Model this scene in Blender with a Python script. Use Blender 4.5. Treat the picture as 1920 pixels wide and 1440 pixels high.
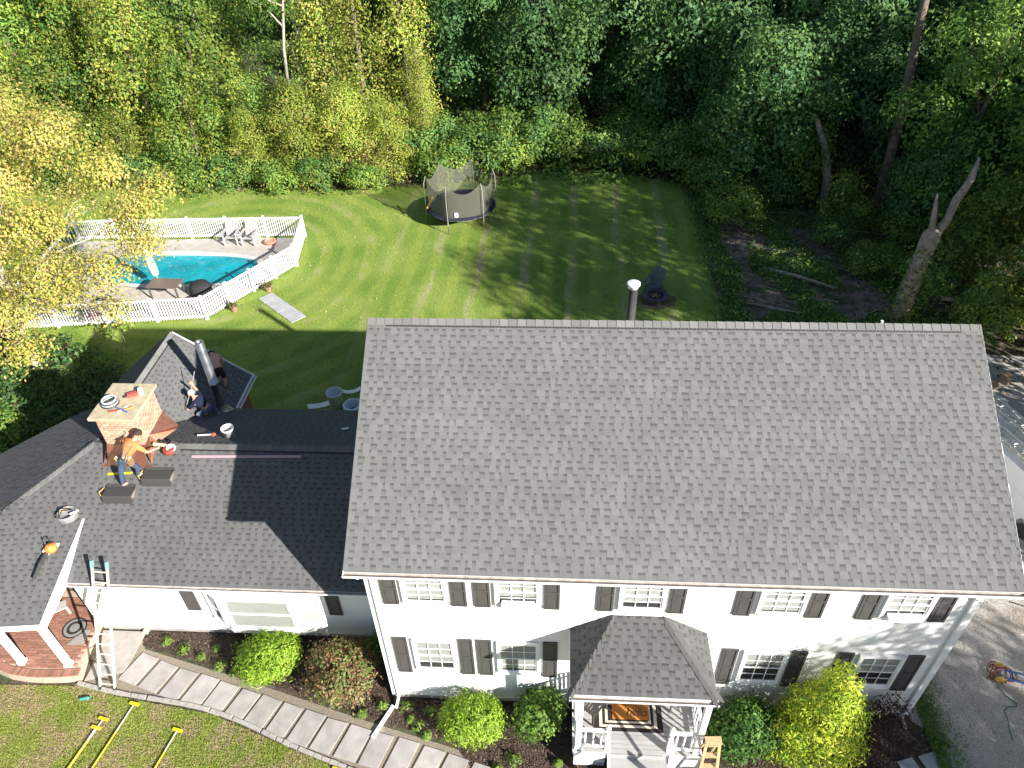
import bpy, math, random
import numpy as np
from mathutils import Vector, Matrix
V = Vector
random.seed(7)
for _o in list(bpy.data.objects):
    bpy.data.objects.remove(_o, do_unlink=True)
SC = bpy.context.scene
COL = SC.collection

# ------------------------------------------------------------ camera
PITCH, YAW, ROLL = math.radians(39.866), math.radians(4.269), math.radians(-1.839)
_f = V((-math.sin(YAW)*math.cos(PITCH), math.cos(YAW)*math.cos(PITCH), -math.sin(PITCH)))
_r = V((math.cos(YAW), math.sin(YAW), 0)); _u = _r.cross(_f)
_R = math.cos(ROLL)*_r + math.sin(ROLL)*_u
_U = math.cos(ROLL)*_u - math.sin(ROLL)*_r
camd = bpy.data.cameras.new('drone_camera'); cam = bpy.data.objects.new('drone_camera', camd); COL.objects.link(cam)
cam.matrix_world = Matrix(((_R.x, _U.x, -_f.x, 4.178), (_R.y, _U.y, -_f.y, -9.819), (_R.z, _U.z, -_f.z, 19.322), (0, 0, 0, 1)))
camd.sensor_width = 36; camd.lens = 36*1400.27/1920; camd.clip_start = .1; camd.clip_end = 1500
SC.camera = cam
# ------------------------------------------------------------ light
SUN_DIR = V((0.698, -0.571, 0.431)).normalized()          # towards the sun
w = bpy.data.worlds.new('World'); SC.world = w; w.use_nodes = True
nt = w.node_tree; bg = nt.nodes['Background']
sky = nt.nodes.new('ShaderNodeTexSky'); sky.sky_type = 'NISHITA'; sky.sun_disc = False
sky.sun_elevation = math.asin(SUN_DIR.z); sky.sun_rotation = math.atan2(SUN_DIR.x, SUN_DIR.y)
sky.air_density = 1.0; sky.dust_density = .5; sky.ozone_density = 1.0
nt.links.new(sky.outputs[0], bg.inputs[0]); bg.inputs[1].default_value = .056
sd = bpy.data.lights.new('sun', 'SUN'); sd.energy = 5.0; sd.angle = math.radians(.53); sd.color = (1, .955, .88)
so = bpy.data.objects.new('sun', sd); COL.objects.link(so); so.location = (30, -25, 30)
so.rotation_euler = SUN_DIR.to_track_quat('Z', 'Y').to_euler()
SC.view_settings.view_transform = 'Standard'; SC.view_settings.look = 'None'
SC.view_settings.exposure = 1.3; SC.view_settings.gamma = 1
SC.render.engine = 'CYCLES'
SC.cycles.use_denoising = True
SC.cycles.max_bounces = 6; SC.cycles.diffuse_bounces = 3; SC.cycles.glossy_bounces = 3
SC.cycles.transparent_max_bounces = 12; SC.cycles.sample_clamp_indirect = 6

# ------------------------------------------------------------ helpers
class MB:
    def __init__(s): s.v = []; s.f = []; s.m = []; s.c = []
    def add(s, vs, fs, col=(1, 1, 1), mi=0):
        b = len(s.v); s.v += [tuple(p) for p in vs]
        s.c += list(col) if isinstance(col, list) else [col]*len(vs)
        for f in fs: s.f.append(tuple(b+i for i in f)); s.m.append(mi)
    def poly(s, pts, col=(1, 1, 1), mi=0): s.add(pts, [tuple(range(len(pts)))], col, mi)
    def obox(s, c, ax, ay, az, col=(1, 1, 1), mi=0):        # centre and three half vectors
        c, ax, ay, az = V(c), V(ax), V(ay), V(az)
        vs = [c+i*ax+j*ay+k*az for k in (-1, 1) for j in (-1, 1) for i in (-1, 1)]
        s.add(vs, [(0, 2, 3, 1), (4, 5, 7, 6), (0, 1, 5, 4), (2, 6, 7, 3), (0, 4, 6, 2), (1, 3, 7, 5)], col, mi)
    def box(s, x0, x1, y0, y1, z0, z1, col=(1, 1, 1), mi=0):
        s.obox(((x0+x1)/2, (y0+y1)/2, (z0+z1)/2), ((x1-x0)/2, 0, 0), (0, (y1-y0)/2, 0), (0, 0, (z1-z0)/2), col, mi)
    def bar(s, p, q, wd, h, up=(0, 0, 1), col=(1, 1, 1), mi=0):
        p, q = V(p), V(q); d = q-p; L = d.length; d.normalize(); up = V(up)
        sd_ = d.cross(up)
        if sd_.length < 1e-4: sd_ = d.cross(V((1, 0, 0)))
        sd_.normalize(); u2 = sd_.cross(d)
        s.obox((p+q)/2, d*L/2, sd_*wd/2, u2*h/2, col, mi)
    def tube(s, pts, r, n=8, col=(1, 1, 1), mi=0, cap=True):
        pts = [V(p) for p in pts]; rs = r if isinstance(r, (list, tuple)) else [r]*len(pts)
        b = len(s.v); ref = None
        for i, p in enumerate(pts):
            d = (pts[min(i+1, len(pts)-1)]-pts[max(i-1, 0)]).normalized()
            a = d.orthogonal().normalized() if ref is None else (ref-d*ref.dot(d)).normalized()
            ref = a; bb = d.cross(a)
            for k in range(n):
                t = 2*math.pi*k/n; s.v.append(tuple(p+(a*math.cos(t)+bb*math.sin(t))*rs[i])); s.c.append(col)
        for i in range(len(pts)-1):
            for k in range(n):
                k2 = (k+1) % n; s.f.append((b+i*n+k, b+i*n+k2, b+(i+1)*n+k2, b+(i+1)*n+k)); s.m.append(mi)
        if cap:
            s.f.append(tuple(b+k for k in reversed(range(n)))); s.m.append(mi)
            s.f.append(tuple(b+(len(pts)-1)*n+k for k in range(n))); s.m.append(mi)
    def lathe(s, c, prof, n=16, col=(1, 1, 1), mi=0, axis=(0, 0, 1)):
        ax = V(axis).normalized(); a = ax.orthogonal().normalized(); bb = ax.cross(a); c = V(c); b = len(s.v)
        for r, z in prof:
            for k in range(n):
                t = 2*math.pi*k/n; s.v.append(tuple(c+ax*z+(a*math.cos(t)+bb*math.sin(t))*r)); s.c.append(col)
        for i in range(len(prof)-1):
            for k in range(n):
                k2 = (k+1) % n; s.f.append((b+i*n+k, b+i*n+k2, b+(i+1)*n+k2, b+(i+1)*n+k)); s.m.append(mi)
    def prism(s, poly, d, col=(1, 1, 1), mi=0):             # polygon extruded by vector d
        n = len(poly); d = V(d); p2 = [V(p)+d for p in poly]
        s.add([V(p) for p in poly]+p2, [tuple(reversed(range(n))), tuple(range(n, 2*n))]+[(i, (i+1) % n, n+(i+1) % n, n+i) for i in range(n)], col, mi)
    def mesh(s, name, mats, smooth=False):
        me = bpy.data.meshes.new(name); me.from_pydata(s.v, [], s.f)
        for m in (mats if isinstance(mats, (list, tuple)) else [mats]): me.materials.append(m)
        me.polygons.foreach_set('material_index', s.m)
        if smooth: me.polygons.foreach_set('use_smooth', [True]*len(s.f))
        a = me.color_attributes.new('Col', 'FLOAT_COLOR', 'POINT')
        a.data.foreach_set('color', np.concatenate([np.array(s.c, dtype=np.float32).reshape(-1, 3), np.ones((len(s.v), 1), np.float32)], 1).ravel())
        me.update(); return me
    def build(s, name, mats, parent=None, smooth=False, **pr):
        return link(name, s.mesh(name, mats, smooth), parent, **pr)
def link(name, data, parent=None, loc=None, rot=None, **pr):
    o = bpy.data.objects.new(name, data); COL.objects.link(o)
    if parent is not None: o.parent = parent
    if loc is not None: o.location = loc
    if rot is not None: o.rotation_euler = rot
    tag(o, **pr); return o
def tag(o, label=None, category=None, group=None, kind=None):
    for k, v in (('label', label), ('category', category), ('group', group), ('kind', kind)):
        if v is not None: o[k] = v
    return o
def thing(name, label, category, loc=(0, 0, 0), rz=0, group=None):
    o = link(name, None, loc=loc, rot=(0, 0, rz), label=label, category=category, group=group)
    o.empty_display_size = .3; return o
def copy_tree(o, parent=None):
    c = o.copy(); COL.objects.link(c)
    if parent is not None: c.parent = parent
    for ch in [x for x in KIDS.get(o.name, [])]: copy_tree(ch, c)
    return c
KIDS = {}
def index_kids():
    KIDS.clear()
    for o in bpy.data.objects:
        if o.parent: KIDS.setdefault(o.parent.name, []).append(o)

# ------------------------------------------------------------ materials
def mat(name, col=(.5, .5, .5), rough=.6, attr=False, noise=None, bump=None, metal=0, spec=.5, trans=0, rnd=0, coat=0, noise2=None):
    m = bpy.data.materials.new(name); m.use_nodes = True; n = m.node_tree; N = n.nodes; P = N['Principled BSDF']
    P.inputs['Roughness'].default_value = rough; P.inputs['Metallic'].default_value = metal
    P.inputs['Specular IOR Level'].default_value = spec
    if coat: P.inputs['Coat Weight'].default_value = coat
    tc = N.new('ShaderNodeTexCoord')
    if attr:
        a = N.new('ShaderNodeAttribute'); a.attribute_name = 'Col'; out = a.outputs['Color']
        mx = N.new('ShaderNodeMix'); mx.data_type = 'RGBA'; mx.blend_type = 'MULTIPLY'; mx.inputs[0].default_value = 1
        n.links.new(out, mx.inputs[6]); mx.inputs[7].default_value = (*col, 1); out = mx.outputs[2]
    else:
        rg = N.new('ShaderNodeRGB'); rg.outputs[0].default_value = (*col, 1); out = rg.outputs[0]
    for nz in (noise, noise2):
        if not nz: continue
        sc_, amt = nz[0], nz[1]
        t = N.new('ShaderNodeTexNoise'); t.inputs['Scale'].default_value = sc_; t.inputs['Detail'].default_value = 5
        n.links.new(tc.outputs['Object'], t.inputs['Vector'])
        r = N.new('ShaderNodeMapRange'); r.inputs[1].default_value = .3; r.inputs[2].default_value = .7
        r.inputs[3].default_value = 1-amt; r.inputs[4].default_value = 1+amt; n.links.new(t.outputs[0], r.inputs[0])
        mx = N.new('ShaderNodeMix'); mx.data_type = 'RGBA'; mx.blend_type = 'MULTIPLY'; mx.inputs[0].default_value = 1
        n.links.new(out, mx.inputs[6]); n.links.new(r.outputs[0], mx.inputs[7]); out = mx.outputs[2]
        if len(nz) > 2:                                       # second colour through the noise
            m2 = N.new('ShaderNodeMix'); m2.data_type = 'RGBA'; m2.inputs[7].default_value = (*nz[2], 1)
            r2 = N.new('ShaderNodeMapRange'); r2.inputs[1].default_value = nz[3]; r2.inputs[2].default_value = nz[3]+.12
            n.links.new(t.outputs[0], r2.inputs[0]); n.links.new(r2.outputs[0], m2.inputs[0]); n.links.new(out, m2.inputs[6]); out = m2.outputs[2]
    if rnd:
        oi = N.new('ShaderNodeObjectInfo'); r = N.new('ShaderNodeMapRange'); r.inputs[3].default_value = 1-rnd; r.inputs[4].default_value = 1+rnd
        n.links.new(oi.outputs['Random'], r.inputs[0])
        mx = N.new('ShaderNodeMix'); mx.data_type = 'RGBA'; mx.blend_type = 'MULTIPLY'; mx.inputs[0].default_value = 1
        n.links.new(out, mx.inputs[6]); n.links.new(r.outputs[0], mx.inputs[7]); out = mx.outputs[2]
    n.links.new(out, P.inputs['Base Color'])
    if bump:
        t = N.new('ShaderNodeTexNoise'); t.inputs['Scale'].default_value = bump[0]; t.inputs['Detail'].default_value = 4
        n.links.new(tc.outputs['Object'], t.inputs['Vector'])
        b = N.new('ShaderNodeBump'); b.inputs['Strength'].default_value = bump[1]; b.inputs['Distance'].default_value = bump[2] if len(bump) > 2 else .02
        n.links.new(t.outputs[0], b.inputs['Height']); n.links.new(b.outputs[0], P.inputs['Normal'])
    if trans:
        tr = N.new('ShaderNodeBsdfTranslucent'); n.links.new(out, tr.inputs[0])
        ms = N.new('ShaderNodeMixShader'); ms.inputs[0].default_value = trans
        n.links.new(P.outputs[0], ms.inputs[1]); n.links.new(tr.outputs[0], ms.inputs[2]); n.links.new(ms.outputs[0], N['Material Output'].inputs[0])
    return m
def glass(name, tint=(.93, .95, .95), opac=.35):
    m = bpy.data.materials.new(name); m.use_nodes = True; n = m.node_tree; N = n.nodes; N.remove(N['Principled BSDF'])
    t = N.new('ShaderNodeBsdfTransparent'); t.inputs[0].default_value = (*tint, 1)
    g = N.new('ShaderNodeBsdfGlossy'); g.inputs['Roughness'].default_value = .03
    fr = N.new('ShaderNodeLayerWeight'); pw = N.new('ShaderNodeMath'); pw.operation = 'POWER'; pw.inputs[1].default_value = 4; n.links.new(fr.outputs['Facing'], pw.inputs[0])
    ma = N.new('ShaderNodeMath'); ma.operation = 'MULTIPLY_ADD'; ma.inputs[1].default_value = .6; ma.inputs[2].default_value = .05
    n.links.new(pw.outputs[0], ma.inputs[0])
    ms = N.new('ShaderNodeMixShader'); n.links.new(ma.outputs[0], ms.inputs[0]); n.links.new(t.outputs[0], ms.inputs[1]); n.links.new(g.outputs[0], ms.inputs[2])
    n.links.new(ms.outputs[0], N['Material Output'].inputs[0]); return m
def net_mat(name, col, opac, scale=0):
    m = bpy.data.materials.new(name); m.use_nodes = True; n = m.node_tree; N = n.nodes; P = N['Principled BSDF']
    P.inputs['Base Color'].default_value = (*col, 1); P.inputs['Roughness'].default_value = .8
    t = N.new('ShaderNodeBsdfTransparent'); ms = N.new('ShaderNodeMixShader'); ms.inputs[0].default_value = opac
    n.links.new(t.outputs[0], ms.inputs[1]); n.links.new(P.outputs[0], ms.inputs[2]); n.links.new(ms.outputs[0], N['Material Output'].inputs[0]); return m
M = {}
M['white'] = mat('white_vinyl', (.80, .80, .79), .45, noise=(1.3, .03))
M['trim'] = mat('white_trim', (.82, .82, .82), .4)
M['gutter'] = mat('gutter_inside', (.42, .37, .33), .6, noise=(6, .25))
M['shingle'] = mat('asphalt_granules', (1, 1, 1), .95, attr=True, noise=(140, .16), noise2=(.8, .07), bump=(220, .3, .003), spec=.15)
M['deck_dark'] = mat('roof_underlay', (.10, .10, .10), .9)
M['shutter'] = mat('shutter_paint', (.066, .064, .063), .5, noise=(3, .1))
M['conc'] = mat('concrete', (.36, .335, .31), .9, noise=(5, .14), bump=(60, .3, .005))
M['found'] = mat('foundation', (.33, .31, .29), .9, noise=(7, .2))
M['glass'] = glass('window_glass')
M['blind'] = mat('blind', (.80, .79, .75), .7)
M['dark'] = mat('dark_interior', (.02, .02, .022), .8)
M['black'] = mat('black_plastic', (.02, .02, .022), .45)
M['steel'] = mat('galvanised_steel', (.62, .62, .60), .32, metal=.9, noise=(5, .15))
M['alu'] = mat('aluminium', (.72, .72, .70), .38, metal=.75, noise=(8, .12))
M['copper'] = mat('copper_sheet', (.62, .27, .17), .34, metal=.85, noise=(6, .2))
M['wood'] = mat('raw_wood', (.50, .33, .18), .7, noise=(14, .2))
M['bark'] = mat('bark', (.17, .13, .10), .95, noise=(5, .35), bump=(16, .9, .04), rnd=.2)
M['palebark'] = mat('pale_bark', (.40, .35, .29), .9, noise=(5, .25), bump=(20, .6, .03))
M['deadwood'] = mat('dead_wood', (.34, .28, .23), .9, noise=(6, .3), bump=(18, .8, .03))
M['plain'] = mat('painted', (1, 1, 1), .55, attr=True)
M['cloth'] = mat('cloth', (1, 1, 1), .9, attr=True, noise=(30, .12), spec=.2)
M['skin'] = mat('skin', (.52, .30, .21), .6)
# ------------------------------------------------------------ numpy meshes (leaves, blades, chips)
def np_mesh(name, verts, k, mats, cols=None, smooth=False):
    """verts (N*k,3): N faces of k corners each"""
    verts = np.asarray(verts, np.float32); n = len(verts)//k
    me = bpy.data.meshes.new(name); me.vertices.add(len(verts)); me.vertices.foreach_set('co', verts.ravel())
    me.loops.add(len(verts)); me.loops.foreach_set('vertex_index', np.arange(len(verts), dtype=np.int32))
    me.polygons.add(n); me.polygons.foreach_set('loop_start', np.arange(0, n*k, k, dtype=np.int32))
    try: me.polygons.foreach_set('loop_total', np.full(n, k, np.int32))
    except Exception: pass
    for m in (mats if isinstance(mats, (list, tuple)) else [mats]): me.materials.append(m)
    if cols is not None:
        a = me.color_attributes.new('Col', 'FLOAT_COLOR', 'POINT')
        c = np.repeat(np.asarray(cols, np.float32), k, 0)
        a.data.foreach_set('color', np.concatenate([c, np.ones((len(c), 1), np.float32)], 1).ravel())
    me.update(calc_edges=True); me.validate(); return me
def unit(a): return a/np.maximum(np.linalg.norm(a, axis=-1, keepdims=True), 1e-6)
def leaf_quads(P, Nn, size, rng, aspect=.55, droop=0.):
    """rhombic leaves at P facing about Nn"""
    n = len(P); t = rng.normal(size=(n, 3)); t[:, 2] -= droop
    t = unit(t-Nn*np.sum(t*Nn, 1, keepdims=True)); b = np.cross(Nn, t)
    L = (size*(.65+.7*rng.random(n)))[:, None]
    bend = Nn*L*.18
    return np.stack([P-t*L-bend, P+b*L*aspect, P+t*L-bend, P-b*L*aspect], 1).reshape(-1, 3)
def in_poly(x, y, poly):
    ins = np.zeros(len(x), bool); n = len(poly); j = n-1
    for i in range(n):
        xi, yi = poly[i]; xj, yj = poly[j]
        c = ((yi > y) != (yj > y)) & (x < (xj-xi)*(y-yi)/(yj-yi+1e-12)+xi); ins ^= c; j = i
    return ins
def poly_scatter(poly, n, rng):
    xs = [p[0] for p in poly]; ys = [p[1] for p in poly]
    x = rng.uniform(min(xs), max(xs), n*3); y = rng.uniform(min(ys), max(ys), n*3)
    k = in_poly(x, y, poly); return x[k][:n], y[k][:n]
def sheet(name, poly, z, m, kind='structure', thick=0, **pr):
    b = MB()
    if thick: b.prism([(x, y, z) for x, y in poly], (0, 0, thick))
    else: b.poly([(x, y, z) for x, y in poly])
    return b.build(name, m, kind=kind, **pr)

# ------------------------------------------------------------ lawn material: mown stripes, dry clippings
def lawn_material(name, stripes, dry_amt, g1, g2, dry):
    m = bpy.data.materials.new(name); m.use_nodes = True; n = m.node_tree; N = n.nodes; P = N['Principled BSDF']; L = n.links.new
    P.inputs['Roughness'].default_value = .85; P.inputs['Specular IOR Level'].default_value = .15
    geo = N.new('ShaderNodeNewGeometry'); sp = N.new('ShaderNodeSeparateXYZ'); L(geo.outputs['Position'], sp.inputs[0])
    def math_(op, a, b=None, c=None):
        k = N.new('ShaderNodeMath'); k.operation = op
        for i, q in enumerate((a, b, c)):
            if q is None: continue
            if isinstance(q, (int, float)): k.inputs[i].default_value = q
            else: L(q, k.inputs[i])
        return k.outputs[0]
    def noise_(scale, vec=None, detail=4):
        t = N.new('ShaderNodeTexNoise'); t.inputs['Scale'].default_value = scale; t.inputs['Detail'].default_value = detail
        L(vec if vec is not None else geo.outputs['Position'], t.inputs['Vector']); return t.outputs[0]
    def mixc(f, a, b):
        k = N.new('ShaderNodeMix'); k.data_type = 'RGBA'
        L(f, k.inputs[0]) if not isinstance(f, (int, float)) else setattr(k.inputs[0], 'default_value', f)
        for i, q in ((6, a), (7, b)):
            if isinstance(q, tuple): k.inputs[i].default_value = (*q, 1)
            else: L(q, k.inputs[i])
        return k.outputs[2]
    def ramp(x, a, b):
        r = N.new('ShaderNodeMapRange'); r.interpolation_type = 'SMOOTHSTEP'; r.inputs[1].default_value = a; r.inputs[2].default_value = b; L(x, r.inputs[0]); return r.outputs[0]
    big = noise_(.35); fine = noise_(9, detail=6); col = mixc(ramp(big, .35, .65), g1, g2)
    if stripes:
        dx = math_('ADD', sp.outputs[0], 12.5); dy = math_('MULTIPLY', math_('SUBTRACT', sp.outputs[1], 22.5), .95)
        rad = math_('SQRT', math_('ADD', math_('MULTIPLY', dx, dx), math_('MULTIPLY', dy, dy)))
        sel = ramp(sp.outputs[0], -5.4, -3.4)
        wob = math_('MULTIPLY', math_('SUBTRACT', noise_(.5), .5), .55)
        # straight passes fan slightly towards the house
        strx = math_('ADD', sp.outputs[0], math_('MULTIPLY', math_('SUBTRACT', sp.outputs[1], 20), -.03))
        mp = N.new('ShaderNodeMapping'); mp.inputs['Scale'].default_value = (1.1, .16, 1); L(geo.outputs['Position'], mp.inputs[0])
        nz_s = ramp(noise_(1.6, mp.outputs[0]), .40, .58); nz_c = ramp(noise_(.9), .45, .62)
        inv = math_('SUBTRACT', 1, sel)
        def lanes(co, nz):
            co = math_('ADD', co, wob); w1 = ramp(math_('SINE', math_('MULTIPLY', co, 2*math.pi/1.15)), -.5, .5)
            w2 = math_('MULTIPLY', ramp(math_('SINE', math_('ADD', math_('MULTIPLY', co, 2*math.pi/2.3), .9)), .72, .97), nz); return w1, w2
        a1, a2 = lanes(rad, nz_c); b1, b2 = lanes(strx, nz_s)
        k = math_('ADD', math_('MULTIPLY', a1, inv), math_('MULTIPLY', b1, sel)); cl = math_('ADD', math_('MULTIPLY', math_('MULTIPLY', a2, inv), .6), math_('MULTIPLY', b2, sel))
        col = mixc(math_('MULTIPLY', k, .55), col, mixc(.5, (g2[0]*1.5, g2[1]*1.3, g2[2]*1.2), col))
        cl = math_('MULTIPLY', cl, ramp(noise_(16, detail=3), .36, .56)); col = mixc(math_('MULTIPLY', cl, .75), col, dry)
    else:
        d = math_('MULTIPLY', ramp(noise_(1.1, detail=5), .42, .6), ramp(fine, .3, .6)); col = mixc(math_('MULTIPLY', d, dry_amt), col, dry)
    br = N.new('ShaderNodeMapRange'); br.inputs[1].default_value = .25; br.inputs[2].default_value = .75; br.inputs[3].default_value = .62; br.inputs[4].default_value = 1.38
    L(noise_(26, detail=5), br.inputs[0])
    mx = N.new('ShaderNodeMix'); mx.data_type = 'RGBA'; mx.blend_type = 'MULTIPLY'; mx.inputs[0].default_value = 1; L(col, mx.inputs[6]); L(br.outputs[0], mx.inputs[7])
    L(mx.outputs[2], P.inputs['Base Color'])
    bp = N.new('ShaderNodeBump'); bp.inputs['Strength'].default_value = .6; bp.inputs['Distance'].default_value = .04; L(noise_(30, detail=4), bp.inputs['Height']); L(bp.outputs[0], P.inputs['Normal'])
    tr = N.new('ShaderNodeBsdfTranslucent'); L(mx.outputs[2], tr.inputs[0]); ms = N.new('ShaderNodeMixShader'); ms.inputs[0].default_value = .2
    L(P.outputs[0], ms.inputs[1]); L(tr.outputs[0], ms.inputs[2]); L(ms.outputs[0], N['Material Output'].inputs[0])
    return m
M['lawn'] = lawn_material('mown_lawn', True, 0, (.185, .285, .05), (.27, .36, .08), (.46, .40, .27))
M['frontlawn'] = lawn_material('front_lawn', False, .85, (.23, .29, .05), (.30, .33, .08), (.42, .31, .20))
M['floor'] = mat('forest_floor', (.075, .06, .04), .95, noise=(.7, .4), noise2=(3, .3, (.04, .07, .02), .52), bump=(5, .8, .1))
M['mulch'] = mat('bark_mulch', (.075, .05, .038), .95, noise=(9, .4), noise2=(1.2, .3), bump=(40, 1, .04))
M['gravel'] = mat('gravel', (.46, .43, .40), .95, noise=(30, .35), noise2=(.5, .2, (.33, .285, .24), .55), bump=(55, 1, .03))
M['soil'] = mat('path_gravel', (.26, .22, .17), .95, noise=(40, .4), bump=(70, 1, .02))
M['slab'] = mat('stone_slab', (.37, .345, .33), .85, noise=(3, .16), noise2=(25, .08), bump=(40, .3, .006), rnd=.12)
M['slab2'] = mat('blue_stone', (.36, .37, .38), .85, noise=(3, .14), bump=(40, .3, .006))
M['deckstone'] = mat('pool_deck', (.44, .405, .37), .85, noise=(2.5, .12), bump=(30, .3, .006))
M['chips'] = mat('wood_chips', (1, 1, 1), .95, attr=True)

LAWN = [(-31, 6.5), (13.2, 6.5), (12.6, 14), (11.6, 20), (11.8, 28), (11.4, 31.8), (8, 33.2), (4, 33.4), (0, 32.6), (-3.5, 31.8), (-8, 31.0), (-16, 31.2), (-31, 31.5)]
FRONT = [(-40, -14), (5, -14), (4.2, -2.9), (-.75, -2.0), (-2.25, -1.52), (-4.8, -.66), (-7.6, -.28), (-8.7, -.02), (-11.5, -.1), (-14, 1.5), (-16, 7), (-40, 7)]
BED = [(-7.72, 1.70), (.02, 1.72), (.02, .05), (13.36, .05), (14.3, -.7), (13.2, -1.0), (13.0, -3.2), (3.5, -3.2), (1.75, -1.15), (-.5, -.6), (-2.3, -.1), (-4.2, .42), (-6.1, .88), (-7.55, 1.25)]
DRIVE = [(13.5, -14), (26, -14), (25, 4), (23.5, 15.5), (17, 16), (14.2, 10), (13.5, 8)]
sheet('ground', [(-220, -60), (220, -60), (220, 320), (-220, 320)], -.012, M['floor'])
sheet('back_lawn', LAWN, 0, M['lawn'])
sheet('front_lawn', FRONT, -.002, M['frontlawn'])
sheet('mulch_bed', BED, .012, M['mulch'])
sheet('gravel_driveway', DRIVE, .002, M['gravel'])
sheet('gravel_path', [(-8.75, 1.7), (-7.7, 1.7), (-7.45, 1.15), (-6.1, .8), (-4.2, .33), (-2.3, -.2), (-.5, -.7), (1.7, -1.25), (4, -2.0), (4, -3.3), (.9, -2.35), (-.75, -1.92), (-2.25, -1.45), (-4.8, -.58), (-7.55, -.18), (-8.75, .05)], .006, M['soil'])
sheet('brush_clearing', [(12.2, 13), (17, 15.5), (22, 17), (21, 27), (16, 31), (11.0, 31.6), (11.2, 24), (11.2, 19)], -.004, mat('bare_soil', (.21, .165, .135), .95, noise=(2, .4), noise2=(1.1, .3, (.05, .085, .025), .5), bump=(9, 1, .1)))

# grass blades that roughen both lawns
def blades(name, poly, n, h, wdt, m, seed, label):
    rng = np.random.default_rng(seed); x, y = poly_scatter(poly, n, rng); n = len(x)
    a = rng.uniform(0, 2*np.pi, n); ln = rng.normal(0, .55, (n, 2))*h; hh = h*(.5+.8*rng.random(n)); z0 = np.full(n, -.004)
    p = np.stack([x, y, z0], 1); d = np.stack([np.cos(a), np.sin(a), np.zeros(n)], 1)*wdt
    tip = p+np.stack([ln[:, 0], ln[:, 1], hh], 1)
    me = np_mesh(name, np.stack([p-d, p+d, tip], 1).reshape(-1, 3), 3, m)
    return link(name, me, kind='stuff', label=label)
blades('lawn_grass', LAWN[:], 120000, .045, .026, M['lawn'], 1, 'short mown grass of the back lawn')
blades('front_grass', [(-15, -3.6), (4.5, -3.6), (4.2, -2.9), (-.75, -2.0), (-2.25, -1.52), (-4.8, -.66), (-7.6, -.28), (-8.7, -.02), (-11.5, -.1), (-14, 1.0)], 70000, .045, .013, M['frontlawn'], 2, 'patchy sunlit grass of the front lawn')

# mulch chips and leaf litter
def chips(name, poly, n, size, cols, seed, label, zs=.02, k=4):
    rng = np.random.default_rng(seed); x, y = poly_scatter(poly, n, rng); n = len(x)
    P = np.stack([x, y, rng.random(n)*zs+.016], 1); Nn = unit(np.stack([rng.normal(0, .45, n), rng.normal(0, .45, n), np.ones(n)], 1))
    c = np.array(cols)[rng.integers(0, len(cols), n)]*(.6+.8*rng.random((n, 1)))
    return link(name, np_mesh(name, leaf_quads(P, Nn, size, rng, .4), 4, M['chips'], c), kind='stuff', label=label)
chips('mulch_chips', BED, 42000, .028, [(.07, .045, .033), (.10, .066, .05), (.045, .03, .024), (.17, .12, .09)], 3, 'dark bark chips covering the flower beds')
chips('drive_stones', [(13.6, -4), (21, -4), (21, 9), (13.6, 9)], 30000, .022, [(.42, .40, .38), (.55, .52, .49), (.3, .28, .26), (.24, .2, .16)], 4, 'loose stones of the gravel driveway')
chips('fallen_leaves', LAWN, 900, .06, [(.40, .36, .22), (.45, .38, .2), (.3, .26, .14)], 5, 'pale leaves scattered over the back lawn', zs=.04)
chips('leaf_litter', [(12, 13), (30, 13), (40, 60), (-40, 80), (-60, 34), (-31, 31), (-16, 30.3), (-8, 30.2), (0, 32.2), (8, 33.2), (12, 31.5)], 45000, .11, [(.10, .07, .045), (.14, .10, .06), (.06, .05, .03), (.05, .09, .025)], 6, 'brown leaf litter on the woodland floor', zs=.08)

# stone slabs, edging, concrete pad
def spline(pts, step):
    out = []; P = [V((*p, 0)) for p in pts]; dense = []
    for i in range(len(P)-1):
        p0, p1, p2, p3 = P[max(i-1, 0)], P[i], P[i+1], P[min(i+2, len(P)-1)]
        for k in range(40):
            t = k/40; dense.append(.5*((2*p1)+(p2-p0)*t+(2*p0-5*p1+4*p2-p3)*t*t+(3*p1-p0-3*p2+p3)*t**3))
    dense.append(P[-1]); acc = 0; out = [(dense[0], (dense[1]-dense[0]).normalized())]
    for a, b in zip(dense, dense[1:]):
        acc += (b-a).length
        if acc >= step: out.append((b, (b-a).normalized())); acc -= step
    return out
pad = MB(); pad.prism([(-8.72, .12, .0), (-7.72, .42, .0), (-7.62, 1.68, .0), (-8.95, 1.68, .0), (-8.66, .9, 0)], (0, 0, .03))
pad.build('concrete_pad', M['conc'], kind='structure')
walk = link('stone_walk', None, kind='structure')
rs = random.Random(5)
for p, d in spline([(-7.35, .52), (-6.12, .15), (-4.14, -.38), (-2.39, -.88), (-.59, -1.33), (1.12, -1.72), (4.5, -2.7)], .67):
    s = MB(); nrm = V((-d.y, d.x, 0)); a = .278+rs.uniform(-.012, .012); b = .42+rs.uniform(-.015, .015); j = [V((rs.uniform(-.012, .012), rs.uniform(-.012, .012), 0)) for _ in range(4)]
    lean = nrm*.0+V((.10, 0, 0))
    cs = [p-d*a-nrm*b-lean*.5+j[0], p+d*a-nrm*b-lean*.5+j[1], p+d*a+nrm*b+lean*.5+j[2], p-d*a+nrm*b+lean*.5+j[3]]
    s.prism([(q.x, q.y, .004) for q in cs], (0, 0, .036)); s.build('stone_slab', M['slab'], walk)
edge = link('stone_edging', None, kind='structure')
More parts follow.
